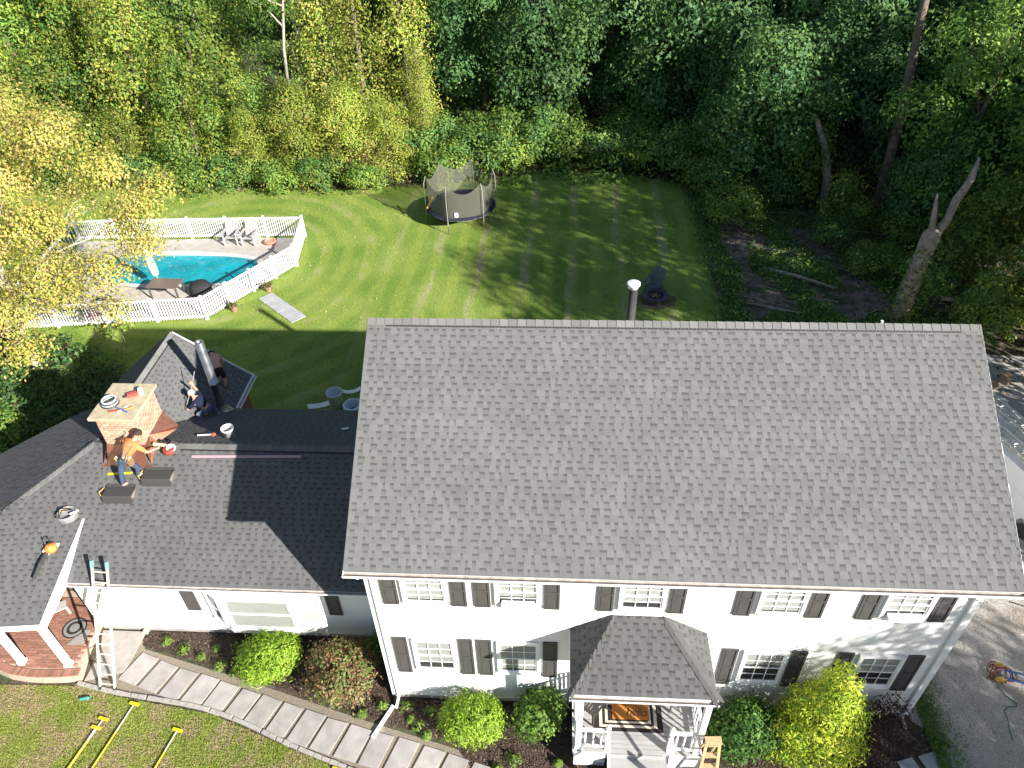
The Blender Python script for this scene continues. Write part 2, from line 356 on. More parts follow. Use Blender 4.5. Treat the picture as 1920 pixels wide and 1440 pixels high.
for p, d in spline([(-8.75, .02), (-7.61, -.19), (-4.82, -.58), (-2.25, -1.45), (-.75, -1.92), (1.5, -2.6), (3.5, -3.2)], .235):
    s = MB(); s.obox((p.x, p.y, .03), d*.108, V((-d.y, d.x, 0))*rs.uniform(.045, .06), V((0, 0, .035))); s.build('edging_stone', M['conc'], edge)
walk2 = link('side_walk', None, kind='structure')
for i, (x, y) in enumerate(((13.15, -1.5), (13.72, -1.34), (14.3, -1.2))):
    s = MB(); s.obox((x, y, .025), V((.2, .06, 0)), V((-.16, .42, 0)), V((0, 0, .022))); s.build('stone_slab', M['slab2'], walk2)
gw = link('garden_walk', None, kind='structure')
for i in range(5):
    t = i/4; s = MB(); s.obox((-9.45+1.75*t, 19.3-1.55*t, .02), V((.2, -.19, 0)), V((.25, .27, 0)), V((0, 0, .02))); s.build('stone_slab', M['slab2'], gw)
# ============================================================ HOUSE
W = 13.37; RUN = 4.793; RISE = 2.998; HE = 6.54; OV = .665; ORR = .136
YR = -OV+RUN; ZR = HE+RISE
house = thing('house', 'white two-storey colonial house with grey shingle roof, lower dark-roofed wing and entry portico', 'house')

def srange(poly, t):
    xs = []
    n = len(poly)
    for i in range(n):
        (a, b), (c, d) = poly[i], poly[(i+1) % n]
        if (b-t)*(d-t) <= 0 and abs(d-b) > 1e-9: xs.append(a+(c-a)*(t-b)/(d-b))
    return (min(xs), max(xs)) if len(xs) > 1 else None
def shingle_cells(poly, e, rng, first=0.0):
    """cells (s0, s1 of tab, s2 end of gap, t0, t1) in plane coordinates"""
    tmax = max(p[1] for p in poly); t = first; cells = []
    while t < tmax-.02:
        t1 = min(t+e, tmax-.004); r = srange(poly, min(t+e*.5, tmax-.01))
        if r and r[1]-r[0] > .05:
            s = r[0]-rng.uniform(0, .0); end = r[1]
            s_first = True
            while s < end-.01:
                tab = rng.choice((.09, .11, .14, .14, .16, .19)); gap = rng.choice((.05, .08, .10, .11, .12, .15))
                if s_first: tab *= rng.uniform(.3, 1); s_first = False
                a = min(s+tab, end); b = min(a+gap, end)
                cells.append((s, a, b, t, t1)); s = b
        t += e
    return cells
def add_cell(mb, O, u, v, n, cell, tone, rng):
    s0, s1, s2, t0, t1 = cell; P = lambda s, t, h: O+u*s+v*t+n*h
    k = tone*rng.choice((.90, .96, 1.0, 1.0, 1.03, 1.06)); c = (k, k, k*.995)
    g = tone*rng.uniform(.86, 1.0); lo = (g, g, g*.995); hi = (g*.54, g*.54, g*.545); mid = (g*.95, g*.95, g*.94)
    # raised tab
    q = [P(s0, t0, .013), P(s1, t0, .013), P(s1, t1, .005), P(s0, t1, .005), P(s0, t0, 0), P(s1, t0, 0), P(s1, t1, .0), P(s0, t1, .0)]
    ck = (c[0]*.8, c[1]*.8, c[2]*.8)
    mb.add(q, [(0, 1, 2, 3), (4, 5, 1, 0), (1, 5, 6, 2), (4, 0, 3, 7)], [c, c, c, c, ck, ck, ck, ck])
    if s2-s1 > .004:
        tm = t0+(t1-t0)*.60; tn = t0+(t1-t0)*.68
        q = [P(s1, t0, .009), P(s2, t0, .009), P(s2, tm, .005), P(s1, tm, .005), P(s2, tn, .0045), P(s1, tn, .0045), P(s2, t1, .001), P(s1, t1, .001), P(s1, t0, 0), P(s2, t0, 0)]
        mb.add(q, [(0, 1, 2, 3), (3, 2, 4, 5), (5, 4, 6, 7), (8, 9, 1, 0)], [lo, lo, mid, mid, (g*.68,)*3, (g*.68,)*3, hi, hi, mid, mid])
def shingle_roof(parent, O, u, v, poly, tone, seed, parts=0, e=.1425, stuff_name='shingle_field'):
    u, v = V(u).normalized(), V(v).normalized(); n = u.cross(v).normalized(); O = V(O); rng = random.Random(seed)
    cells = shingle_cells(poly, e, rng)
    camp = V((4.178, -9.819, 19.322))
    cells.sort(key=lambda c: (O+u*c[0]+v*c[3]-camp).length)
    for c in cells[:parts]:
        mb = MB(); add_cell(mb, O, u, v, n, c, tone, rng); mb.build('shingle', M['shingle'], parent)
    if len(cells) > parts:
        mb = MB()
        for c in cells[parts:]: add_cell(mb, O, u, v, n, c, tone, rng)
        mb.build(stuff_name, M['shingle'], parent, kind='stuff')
def caps(parent, p, q, na, nb, tone, seed, step=.203, wid=.15, reverse=False):
    """ridge or hip caps from p to q, folded over the two slopes with downslope directions na, nb"""
    p, q, na, nb = V(p), V(q), V(na).normalized(), V(nb).normalized(); d = (q-p); L = d.length; d.normalize(); rng = random.Random(seed)
    up = -(na+nb); up = (up-d*up.dot(d)).normalized()
    k = int(L/step)
    for i in range(k+1):
        a = p+d*(i*step); b = p+d*min((i+1)*step+.02, L)
        h0, h1 = (.030, .016) if not reverse else (.016, .030)
        t = tone*rng.uniform(.86, 1.12); c = (t, t*.99, t*.96); mb = MB()
        A, B = a+up*h0, b+up*h1
        q1, q2 = A+na*wid, B+na*wid; r1, r2 = A+nb*wid, B+nb*wid; dn = -up*.014
        mb.add([A, B, q1, q2, r1, r2, A+dn, q1+dn, r1+dn, q2+dn, r2+dn], [(2, 3, 1, 0), (0, 1, 5, 4), (7, 2, 0, 6), (6, 0, 4, 8), (7, 9, 3, 2), (8, 4, 5, 10)], c)
        mb.build('ridge_cap', M['shingle'], parent)

# ---------------- main roof
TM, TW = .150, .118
mr = MB()
sl = math.hypot(RUN, RISE); nv = V((0, -RISE, RUN)).normalized()
yb = YR+4.1; ZBK = ZR-3.15
def slab_roof(mb, x0, x1, dz):
    mb.add([(x0, -OV, HE-dz), (x1, -OV, HE-dz), (x1, YR, ZR-dz), (x0, YR, ZR-dz), (x0, yb, HE-dz), (x1, yb, HE-dz)], [(0, 1, 2, 3), (3, 2, 5, 4)])
x0, x1 = -ORR, W+ORR
mr.add([(x0, -OV, HE-.012), (x1, -OV, HE-.012), (x1, YR, ZR-.012), (x0, YR, ZR-.012), (x0, yb, ZBK-.012), (x1, yb, ZBK-.012),
        (x0, -OV, HE-.14), (x1, -OV, HE-.14), (x1, YR, ZR-.14), (x0, YR, ZR-.14), (x0, yb, ZBK-.14), (x1, yb, ZBK-.14)],
       [(0, 1, 2, 3), (3, 2, 5, 4), (7, 6, 9, 8), (8, 9, 10, 11), (6, 7, 1, 0), (0, 3, 9, 6), (3, 4, 10, 9), (1, 7, 8, 2), (2, 8, 11, 5), (4, 5, 11, 10)], (.6, .6, .6))
main_roof = mr.build('main_roof', M['deck_dark'], house)
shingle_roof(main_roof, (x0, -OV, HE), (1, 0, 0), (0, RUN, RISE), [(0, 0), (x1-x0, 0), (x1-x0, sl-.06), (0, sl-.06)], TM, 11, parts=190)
caps(main_roof, (x0, YR, ZR), (x1, YR, ZR), (0, -RUN, -RISE), (0, 4.1, -3.15), TM*1.12, 12, wid=.16)
rv = MB(); vv = V((0, -RUN, -RISE)).normalized()
a = V((x0+.45, YR, ZR))+vv*.175; b = V((x1-.45, YR, ZR))+vv*.175
rv.bar(a+nv*.012, b+nv*.012, .035, .02, nv, (.03, .03, .03))
for i in range(150):
    p = a.lerp(b, (i+.5)/150)+nv*.022; rv.obox(p, (.012, 0, 0), vv*.016, nv*.003, (.09, .085, .08))
rv.build('ridge_vent', M['plain'], main_roof)
st = MB(); st.lathe((11.55, YR+.35, ZR-.42), [(.03, 0), (.03, .27), (.0, .27)], 10, (.8, .8, .8)); st.build('vent_pipe', M['plain'], house)

# ---------------- flue on the rear slope
fl = MB(); fx, fy = 6.03, 5.6
fl.lathe((fx, fy, ZR-1.2), [(.115, 0), (.115, 1.13), (.13, 1.14), (.13, 1.19), (.10, 1.20), (.10, 1.24)], 20, (1, 1, 1))
flue = fl.build('flue_pipe', M['steel'], house, smooth=True)
cp = MB(); cp.lathe((fx, fy, ZR+.07), [(.02, -.04), (.15, -.04), (.165, -.02), (.165, .02), (.14, .035), (0, .045)], 20, (.75, .78, .8)); cp.build('rain_cap', M['plain'], flue, smooth=True)

# ---------------- walls
def siding(mb, x0, x1, y, z0, z1, step=.108, holes=()):
    """lap siding facing -Y"""
    z = z0
    while z < z1-.005:
        zt = min(z+step, z1); mb.add([(x0, y-.014, z), (x1, y-.014, z), (x1, y, zt), (x0, y, zt), (x0, y, z), (x1, y, z)], [(0, 1, 2, 3), (4, 5, 1, 0)]); z += step
wl = MB(); siding(wl, 0, W, 0, .25, HE-.14)
front_wall = wl.build('front_wall', M['white'], house)
sw = MB()
for xs in (0, W):
    sw.poly([(xs, .0, .25), (xs, yb-OV, .25), (xs, yb-OV, ZBK+.2), (xs, YR, ZR-.16), (xs, .0, HE-.1)])
sw.poly([(0, yb-OV, .25), (W, yb-OV, .25), (W, yb-OV, ZBK+.2), (0, yb-OV, ZBK+.2)])
sw.build('gable_wall', M['white'], house)
fd = MB(); fd.box(.03, W-.03, .03, yb-OV-.03, -.05, .25); fd.build('foundation', M['found'], house)
for xs in (-.02, W-.09):
    tr = MB(); tr.box(xs, xs+.11, -.03, .06, .25, HE-.14); tr.build('corner_board', M['trim'], house)
sf = MB()
sf.box(-ORR, W+ORR, -OV+.02, -.02, HE-.2, HE-.165)
sf.box(-ORR, W+ORR, -OV, -OV+.02, HE-.2, HE-.02)
for xs in (-ORR-.012, W+ORR-.012):
    for yy, zz in ((-OV, HE), (yb, ZBK)):
        sf.prism([(xs, yy, zz-.17), (xs, yy, zz-.01), (xs, YR, ZR-.01), (xs, YR, ZR-.17)], (.024, 0, 0))
sf.build('fascia', M['trim'], house)
def gutter(name, p, q, out, parent, h=.12, wd=.12):
    p, q, out = V(p), V(q), V(out).normalized(); z = V((0, 0, 1)); g = MB()
    def strip(a, b, mi): g.add([p+a, q+a, q+b, p+b], [(0, 1, 2, 3)], mi=mi)
    pr = [out*.0, out*.0-z*h, out*(wd*.62)-z*h, out*wd-z*(h*.45), out*wd]
    for i in range(4): strip(pr[i], pr[i+1], 0)
    inn = [out*.006-z*.004, out*.006-z*(h-.05), out*(wd-.01)-z*(h-.06), out*(wd-.006)-z*.004]
    for i in range(3): strip(inn[i], inn[i+1], 1)
    strip(out*wd, out*(wd+.012), 0); strip(out*(wd+.012), out*(wd+.012)-z*.02, 0); strip(out*(wd-.016), out*wd, 0); strip(out*0, out*.01, 0)
    for e in (p, q): g.add([e+x for x in pr], [(0, 1, 2, 3, 4)])
    return g.build(name, [M['trim'], M['gutter']], parent)
gutter('gutter', (-ORR, -OV-.003, HE-.02), (W+ORR, -OV-.003, HE-.02), (0, -1, 0), house)
def downspout(x, y, zt, kick, parent=None):
    d = MB(); c = (1, 1, 1)
    d.bar((x, -OV-.06, zt), (x, y, zt-.34), .075, .06, (1, 0, 0)); d.bar((x, y, zt-.33), (x, y, .22), .075, .06, (1, 0, 0)); d.bar((x, y, .24), (x+kick, y-.26, .06), .075, .06, (1, 0, 0))
    return d.build('downspout', M['trim'], house)
downspout(.16, -.05, HE-.13, -.05); downspout(W-.16, -.05, HE-.13, .06)
ex = MB(); ex.bar((.02, -.25, .06), (-.38, -1.12, .045), .085, .07, (0, 0, 1)); ex.build('downspout_extension', M['trim'], house)

# ---------------- windows and shutters
def window(parent, O, ux, w_, h, cols=3, lights=(2, 2), blind=.5, openb=0, nrm=(0, -1, 0), split=.5):
    """double-hung window; O = lower left corner on the wall, ux = direction along the wall"""
    O, ux, n, z = V(O), V(ux).normalized(), V(nrm).normalized(), V((0, 0, 1)); fr = MB()
    def bx(mb, s0, s1, t0, t1, d0, d1, mi=0, col=(1, 1, 1)):
        mb.obox(O+ux*((s0+s1)/2)+z*((t0+t1)/2)+n*((d0+d1)/2), ux*(s1-s0)/2, n*(d1-d0)/2, z*(t1-t0)/2, col, mi)
    t = .065
    for a in ((-t, 0, -t, h+t), (w_, w_+t, -t, h+t)): bx(fr, *a, .0, .075)
    bx(fr, 0, w_, h, h+t, 0, .075); bx(fr, -.03, w_+.03, -t, 0, 0, .10)
    wd = fr.build('window', M['trim'], parent)
    bk = MB(); bx(bk, 0, w_, 0, h, .016, .019); bk.build('room_behind', M['dark'], wd)
    if blind > 0:
        b = MB(); k = int(h*blind/.042)
        for i in range(k): zz = h-.03-i*.042; b.obox(O+ux*w_/2+z*zz+n*.027, ux*(w_/2-.01), n*.007+z*.0175, z*.002-n*.001, (1, 1, 1))
        b.build('blind', M['blind'], wd)
    mid = h*split; sash = MB()
    for (a, b_, dep) in ((0, mid+.02, .040), (mid-.02, h, .052)):
        bx(sash, 0, .035, a, b_, dep-.012, dep+.012); bx(sash, w_-.035, w_, a, b_, dep-.012, dep+.012)
        bx(sash, .035, w_-.035, a, a+.04, dep-.012, dep+.012); bx(sash, .035, w_-.035, b_-.04, b_, dep-.012, dep+.012)
        for i in range(1, cols): s = .035+(w_-.07)*i/cols; bx(sash, s-.009, s+.009, a+.04, b_-.04, dep-.006, dep+.008)
        if lights[0] > 1: s = (a+b_)/2; bx(sash, .035, w_-.035, s-.009, s+.009, dep-.005, dep+.007)
    sash.build('sash', M['trim'], wd)
    for (a, b_, dep) in ((.04, mid-.02, .040), (mid+.02, h-.04, .052)):
        for i in range(cols):
            for j in range(lights[0]):
                s0 = .035+(w_-.07)*i/cols+.009; s1 = .035+(w_-.07)*(i+1)/cols-.009; t0 = a+(b_-a)*j/lights[0]+.004; t1 = a+(b_-a)*(j+1)/lights[0]-.004
                g = MB(); g.add([O+ux*s+z*q+n*dep for s, q in ((s0, t0), (s1, t0), (s1, t1), (s0, t1))], [(0, 1, 2, 3)]); g.build('pane', M['glass'], wd)
    return wd
def shutter(parent, O, ux, w_, h, panels=2, nrm=(0, -1, 0)):
    O, ux, n, z = V(O), V(ux).normalized(), V(nrm).normalized(), V((0, 0, 1)); m = MB()
    def bx(s0, s1, t0, t1, d0, d1): m.obox(O+ux*((s0+s1)/2)+z*((t0+t1)/2)+n*((d0+d1)/2), ux*(s1-s0)/2, n*(d1-d0)/2, z*(t1-t0)/2)
    f = .05
    bx(f, w_-f, f, h-f, .012, .022)
    bx(0, f, 0, h, .008, .042); bx(w_-f, w_, 0, h, .008, .042); bx(f, w_-f, 0, f, .008, .040); bx(f, w_-f, h-f, h, .008, .040)
    for i in range(1, panels): bx(f, w_-f, h*i/panels-.03, h*i/panels+.03, .008, .040)
    for i in range(panels):
        a = f+(h-2*f)*i/panels+.05; b = f+(h-2*f)*(i+1)/panels-.05; bx(f+.03, w_-f-.03, a, b, .02, .030)
    return m.build('shutter', M['shutter'], parent)
UP = (4.42, 1.02); LO = (1.56, 1.42)   # sill height, glazed height
ux = (1, 0, 0)
for i, (xa, bl) in enumerate(((.86, .9), (2.97, .7), (5.74, .8), (8.78, .9), (11.45, .75))):
    window(front_wall, (xa, -.012, 4.62), ux, .90, .98, blind=bl)
    for xs in (xa-.54, xa+.90+.13): shutter(front_wall, (xs, -.012, 4.46), ux, .37, 1.24, 2)
for i, (xa, bl) in enumerate(((.86, .75), (2.93, .9), (8.82, .45), (11.50, .5))):
    window(front_wall, (xa, -.012, 1.70), ux, .92, 1.26, blind=bl)
    for xs in (xa-.55, xa+.92+.14): shutter(front_wall, (xs, -.012, 1.46), ux, .36, 1.60, 2)
# air conditioner sleeves in two upper windows
for xa in (3.0, 11.48):
    a = MB(); a.box(xa+.06, xa+.80, -.20, -.05, 4.63, 4.76); a.build('window_fan', M['blind'], front_wall)

# ============================================================ WING
YE, ZE, SW = 1.42, 2.75, .60; YJ = 4.73; ZJ = ZE+SW*(YJ-YE); XJ = -8.85
YB2, ZB2 = 8.28, 2.90
wr = MB()
def tri_slab(mb, pts, d=.10): mb.prism([V(p)-V((0, 0, .012+d)) for p in pts], (0, 0, d))
fr_pts = [(0, YE, ZE), (0, YJ, ZJ), (XJ, YJ, ZJ), (-13.03, YE, ZE)]
tri_slab(wr, fr_pts)
bk_pts = [(0, YJ, ZJ), (0, YB2, ZB2), (-6.4, YB2, ZB2), (XJ, 5.2, ZJ-.24), (XJ, YJ, ZJ)]
tri_slab(wr, bk_pts)
el_r = [(XJ, 4.9, ZJ), (-6.52, 6.4, 2.88), (-6.52, 10.06, 2.88), (XJ, 10.06, ZJ)]
el_l = [(XJ, 5.5, ZJ), (XJ, 10.06, ZJ), (-11.15, 10.06, 2.88), (-11.15, 5.5, 2.88)]
tri_slab(wr, el_r); tri_slab(wr, el_l)
lf = [(XJ, YJ, ZJ), (XJ, 6.9, ZJ-.02), (-11.0, 6.7, 3.83), (-13.2, 5.9, 2.89), (-13.4, 1.2, 2.80), (-13.03, YE, ZE)]
tri_slab(wr, lf, .06)
wing_roof = wr.build('wing_roof', M['deck_dark'], house)
lw = math.hypot(YJ-YE, ZJ-ZE)
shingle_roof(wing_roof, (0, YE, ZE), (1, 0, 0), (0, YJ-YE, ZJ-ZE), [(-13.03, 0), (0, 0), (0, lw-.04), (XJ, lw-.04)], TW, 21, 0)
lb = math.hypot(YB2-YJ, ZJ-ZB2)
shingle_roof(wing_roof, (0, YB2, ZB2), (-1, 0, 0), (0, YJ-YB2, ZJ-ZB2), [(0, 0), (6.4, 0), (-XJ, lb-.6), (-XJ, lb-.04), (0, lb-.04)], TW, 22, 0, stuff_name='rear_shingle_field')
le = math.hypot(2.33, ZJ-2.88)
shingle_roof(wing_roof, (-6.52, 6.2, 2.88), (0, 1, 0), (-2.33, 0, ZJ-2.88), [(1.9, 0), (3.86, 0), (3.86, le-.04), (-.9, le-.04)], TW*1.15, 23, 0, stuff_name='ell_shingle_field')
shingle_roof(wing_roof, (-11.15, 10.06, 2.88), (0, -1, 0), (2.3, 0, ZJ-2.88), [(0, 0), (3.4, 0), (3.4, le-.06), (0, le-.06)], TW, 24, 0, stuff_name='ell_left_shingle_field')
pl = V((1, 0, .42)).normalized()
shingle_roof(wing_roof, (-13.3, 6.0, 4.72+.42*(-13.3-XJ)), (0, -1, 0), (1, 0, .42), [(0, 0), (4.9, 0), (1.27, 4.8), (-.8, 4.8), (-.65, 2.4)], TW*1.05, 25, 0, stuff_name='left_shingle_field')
fsl = V((0, -1, -SW)); bsl = V((0, 1, -.515)); rsl = V((1, 0, -.8)); lsl = V((-1, 0, -.42)); lsl2 = V((-1, 0, -.8))
caps(wing_roof, (-.05, YJ, ZJ), (XJ+.9, YJ, ZJ), fsl, bsl, TW*1.15, 31)
caps(wing_roof, (XJ, 10.06, ZJ), (XJ, 5.2, ZJ), rsl, lsl2, TW*1.5, 32)
hipd = V((-13.03-XJ, YE-YJ, ZE-ZJ))
caps(wing_roof, V((XJ, YJ, ZJ)), V((XJ, YJ, ZJ))+hipd*.98, fsl, lsl, TW*1.3, 33, wid=.16)
rv = MB(); n2 = V((0, -SW, 1)).normalized(); f2 = fsl.normalized()
rv.bar(V((-.1, YJ, ZJ))+f2*.17+n2*.014, V((-6.3, YJ, ZJ))+f2*.17+n2*.014, .03, .02, n2, (.015, .015, .015)); rv.build('ridge_vent', M['plain'], wing_roof)
rv = MB(); n3 = V((.8, 0, 1)).normalized(); r2 = rsl.normalized()
rv.bar(V((XJ, 9.8, ZJ))+r2*.17+n3*.016, V((XJ, 6.3, ZJ))+r2*.17+n3*.016, .025, .02, n3, (.015, .015, .015)); rv.build('ridge_vent', M['plain'], wing_roof)

# porch roof of shallower pitch on the left end of the wing
def ppz(x, y): return 3.62-.049*(x+8.73)+.448*(y-2.87)
A_ = V((-8.73, 2.87, 3.62)); B_ = V((-9.02, .34, ppz(-9.02, .34))); pu = V((1, .11, 0)); pu.z = -.049*pu.x+.448*pu.y; pu.normalize()
pn = V((.049, -.448, 1)).normalized(); pv = pn.cross(pu).normalized()
O_ = B_-pu*4.2
def pc(x, y): p = V((x, y, ppz(x, y)))-O_; return (p.dot(pu), p.dot(pv))
ppoly = [pc(-13.1, -.11), pc(-9.02, .34), pc(-8.73, 2.87), pc(-10.48, 3.44), pc(-13.0, .85)]
pr_ = MB(); tri_slab(pr_, [(x, y, ppz(x, y)) for x, y in ((-13.1, -.11), (-9.02, .34), (-8.73, 2.87), (-10.48, 3.44), (-13.0, .85))], .10)
porch_roof = pr_.build('side_porch_roof', M['deck_dark'], house)
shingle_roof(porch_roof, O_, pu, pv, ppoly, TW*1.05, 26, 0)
ck = MB(); dn = V((0, 0, -.20))
ck.prism([A_+V((.02, 0, .01)), B_+V((.02, -.03, .01)), B_+V((.02, -.03, -.24)), V((-8.87, 1.42, 2.62)), V((-8.80, 1.5, 2.74)), A_+V((.02, 0, -.05))], (.06, 0, 0))
ck.bar(B_+V((.04, -.04, -.12)), O_+V((0, -.02, -.12)), .03, .20); ck.build('rake_board', M['trim'], porch_roof)
def column(x, y, z0, z1, w_, parent, name='column'):
    c = MB(); c.box(x-w_/2, x+w_/2, y-w_/2, y+w_/2, z0, z1); c.box(x-w_*.62, x+w_*.62, y-w_*.62, y+w_*.62, z0, z0+.1); c.box(x-w_*.62, x+w_*.62, y-w_*.62, y+w_*.62, z1-.1, z1-.002)
    return c.build(name, M['trim'], parent)
column(-9.19, .42, .30, 2.36, .15, porch_roof); column(-10.55, .44, .30, 2.36, .15, porch_roof); column(-12.0, .3, .3, 2.36, .15, porch_roof)

# wing walls, gutters, bay window
ww = MB(); siding(ww, -9.0, -.02, 1.73, .2, ZE+.14); wing_wall = ww.build('wing_wall', M['white'], house)
wo = MB(); wo.poly([(-9.0, 1.73, .2), (-9.0, 4, .2), (-9.0, 4, 2.9), (-9.0, 1.73, 2.9)]); wo.poly([(-13.0, 4, .2), (-9, 4, .2), (-9, 4, 2.9), (-13, 4, 2.9)])
wo.poly([(-13.0, 4, .2), (-13, 5.8, .2), (-13, 5.8, 2.85), (-13, 4, 2.85)]); wo.poly([(-.05, 8.0, 0), (-6.6, 8.0, 0), (-6.6, 8.0, 2.85), (-.05, 8.0, 2.85)])
wo.build('rear_wing_wall', M['white'], house)
eb = MB(); eb.poly([(-6.75, 7.8, -.01), (-6.75, 9.9, -.01), (-6.75, 9.9, 2.8), (-6.75, 7.8, 2.8)]); eb.poly([(-11, 9.9, -.01), (-6.75, 9.9, -.01), (-6.75, 9.9, 2.8), (-8.85, 9.9, 4.6), (-11, 9.9, 2.8)]); eb.poly([(-11, 9.9, -.01), (-11, 6, -.01), (-11, 6, 2.8), (-11, 9.9, 2.8)])
eb.build('brick_ell_wall', mat('red_brick_wall', (.30, .11, .075), .9, noise=(9, .25)), house)
wf = MB(); wf.box(-8.95, -.04, 1.76, 7.9, -.05, .2); wf.build('wing_foundation', M['found'], house)
wfa = MB(); wfa.box(-8.8, -.03, YE+.002, YE+.022, ZE-.17, ZE-.02); wfa.box(-8.8, -.03, YE+.022, 1.71, ZE-.17, ZE-.15)
wfa.bar((-6.47, 10.1, 2.83), (-6.47, 8.3, 2.83), .03, .14); wfa.bar((XJ, 10.09, ZJ-.07), (-6.45, 10.09, 2.82), .03, .14); wfa.build('wing_fascia', M['trim'], house)
gutter('gutter', (-8.78, YE-.003, ZE-.02), (-.14, YE-.003, ZE-.02), (0, -1, 0), house, .1, .1)
gutter('gutter', (-6.44, 10.06, 2.86), (-6.44, 8.3, 2.86), (1, 0, 0), house, .1, .1)
shutter(wing_wall, (-5.99, 1.716, 1.22), ux, .38, 1.12, 1); shutter(wing_wall, (-1.96, 1.716, 1.22), ux, .38, 1.12, 1)
bay = MB(); bp = [(-5.3, 1.725), (-4.75, 1.40), (-2.72, 1.40), (-2.08, 1.725)]
for (a, b) in zip(bp, bp[1:]): bay.add([(a[0], a[1], .62), (b[0], b[1], .62), (b[0], b[1], 2.56), (a[0], a[1], 2.56)], [(0, 1, 2, 3)])
bay.poly([(x, y, .62) for x, y in bp]); bay.poly([(x, y, 2.56) for x, y in bp])
bayo = bay.build('bay', M['white'], house)
def wn(a, b, m0, m1, z0, h, cols, lights, bl):
    a, b = V((*a, 0)), V((*b, 0)); d = (b-a); L = d.length; d.normalize(); n = V((d.y, -d.x, 0))
    o = a+d*m0; window(bayo, (o.x+n.x*.004, o.y+n.y*.004, z0), d, L-m0-m1, h, cols, lights, bl, nrm=n)
wn(bp[0], bp[1], .1, .1, 1.0, 1.28, 1, (1, 1), .8); wn(bp[1], bp[2], .14, .14, 1.0, 1.28, 1, (1, 1), .98); wn(bp[2], bp[3], .1, .1, 1.0, 1.28, 1, (1, 1), .98)

# ---------------- chimney: individual bricks, copper flashing, concrete cap
CX0, CX1, CY0, CY1 = -8.24, -7.22, 4.45, 5.72; CZ0, CZ1 = 4.0, 5.92
core = MB(); core.box(CX0+.02, CX1-.02, CY0+.02, CY1-.02, CZ0, CZ1-.005); chim = core.build('chimney', mat('mortar', (.52, .46, .38), .95, noise=(20, .2)), house)
bmesh_cache = {}
M['brick'] = mat('chimney_brick', (.47, .28, .19), .9, noise=(14, .25, (.56, .46, .36), .56), rnd=.22, bump=(50, .4, .006))
def brick_mesh(l, wd, h):
    k = (round(l, 3), round(wd, 3), round(h, 3))
    if k not in bmesh_cache: b = MB(); b.obox((0, 0, 0), (l/2, 0, 0), (0, wd/2, 0), (0, 0, h/2)); bmesh_cache[k] = b.mesh('brick', M['brick'])
    return bmesh_cache[k]
rs = random.Random(3); nco = 16; ch = .083; bl = .213
for (a, b, ax) in (((CX0, CY0), (CX1, CY0), 0), ((CX1, CY0), (CX1, CY1), 1)):      # the two faces seen
    a, b = V((*a, 0)), V((*b, 0)); d = (b-a).normalized(); L = (b-a).length; n = V((d.y, -d.x, 0))
    for r in range(nco):
        z = CZ1-.045-r*ch; off = (r % 2)*bl/2-bl/2; s = off
        while s < L-.01:
            s0, s1 = max(s, 0), min(s+bl-.012, L); s += bl
            if s1-s0 < .04: continue
            p = a+d*((s0+s1)/2)+n*(rs.uniform(-.004, .006)); p.z = z
            link('brick', brick_mesh(s1-s0, .05, ch-.012), chim, p, (0, 0, math.atan2(d.y, d.x)))
cc = MB(); cc.prism([(CX0-.13, CY0-.11, CZ1), (CX1+.12, CY0-.11, CZ1), (CX1+.12, CY1+.12, CZ1), (CX0-.13, CY1+.12, CZ1)], (0, 0, .085)); cc.build('chimney_cap', mat('cap_concrete', (.45, .38, .25), .9, noise=(5, .2), bump=(40, .4, .006)), chim)
cf = MB(); dz = lambda y: ZE+SW*(y-YE)
cf.prism([(CX0-.22, CY0-.32, dz(CY0-.32)+.02), (CX1+.2, CY0-.32, dz(CY0-.32)+.02), (CX1+.2, CY0-.27, dz(CY0-.27)+.02), (CX0-.22, CY0-.27, dz(CY0-.27)+.02)], (0, 0, .012))
cf.poly([(CX0-.05, CY0-.30, dz(CY0-.3)+.03), (CX1+.05, CY0-.30, dz(CY0-.3)+.03), (CX1+.02, CY0-.022, dz(CY0)+.42), (CX0-.02, CY0-.022, dz(CY0)+.42)])
cf.poly([(CX0-.2, CY0-.30, dz(CY0-.3)+.03), (CX0-.02, CY0-.02, dz(CY0)+.40), (CX0-.02, CY0+.5, dz(CY0)+.30), (CX0-.24, CY0+.5, dz(CY0)+.16)])
cf.poly([(CX1+.16, CY0-.25, dz(CY0-.25)+.02), (CX1+.024, CY0-.02, dz(CY0)+.40), (CX1+.024, CY0+.35, dz(CY0)+.42), (CX1+.22, CY0+.35, dz(CY0)+.12)])
cf.poly([(CX1+.26, CY0+.45, 4.73), (CX1+.024, CY0+.35, 5.0), (CX1+.024, CY1+.02, 5.05), (CX1+.42, CY1-.1, 4.62), (CX1+.5, CY0+.9, 4.72)])
cf.build('copper_flashing', M['copper'], chim)

# ---------------- round flue beside the ell
mp_ = MB(); mx, my, mz = -6.74, 8.02, 3.02
mp_.lathe((mx, my, mz), [(.135, .16), (.135, 1.2), (.145, 1.2), (.145, 1.24), (.135, 1.24), (.135, 2.86), (.10, 2.86), (.10, 2.6)], 20)
mp_o = mp_.build('metal_flue', mat('flue_steel', (.5, .48, .45), .28, metal=.9, noise=(3, .3)), house, smooth=True)
fb = MB(); fb.lathe((mx, my, mz-.12), [(.34, .02), (.30, .08), (.20, .26), (.15, .36), (.145, .46)], 20); fb.build('flashing_cone', M['steel'], mp_o, smooth=True)
fi = MB(); fi.lathe((mx, my, mz), [(.0, 2.7), (.10, 2.7)], 16, (.12, .05, .03)); fi.build('flue_opening', M['plain'], mp_o)

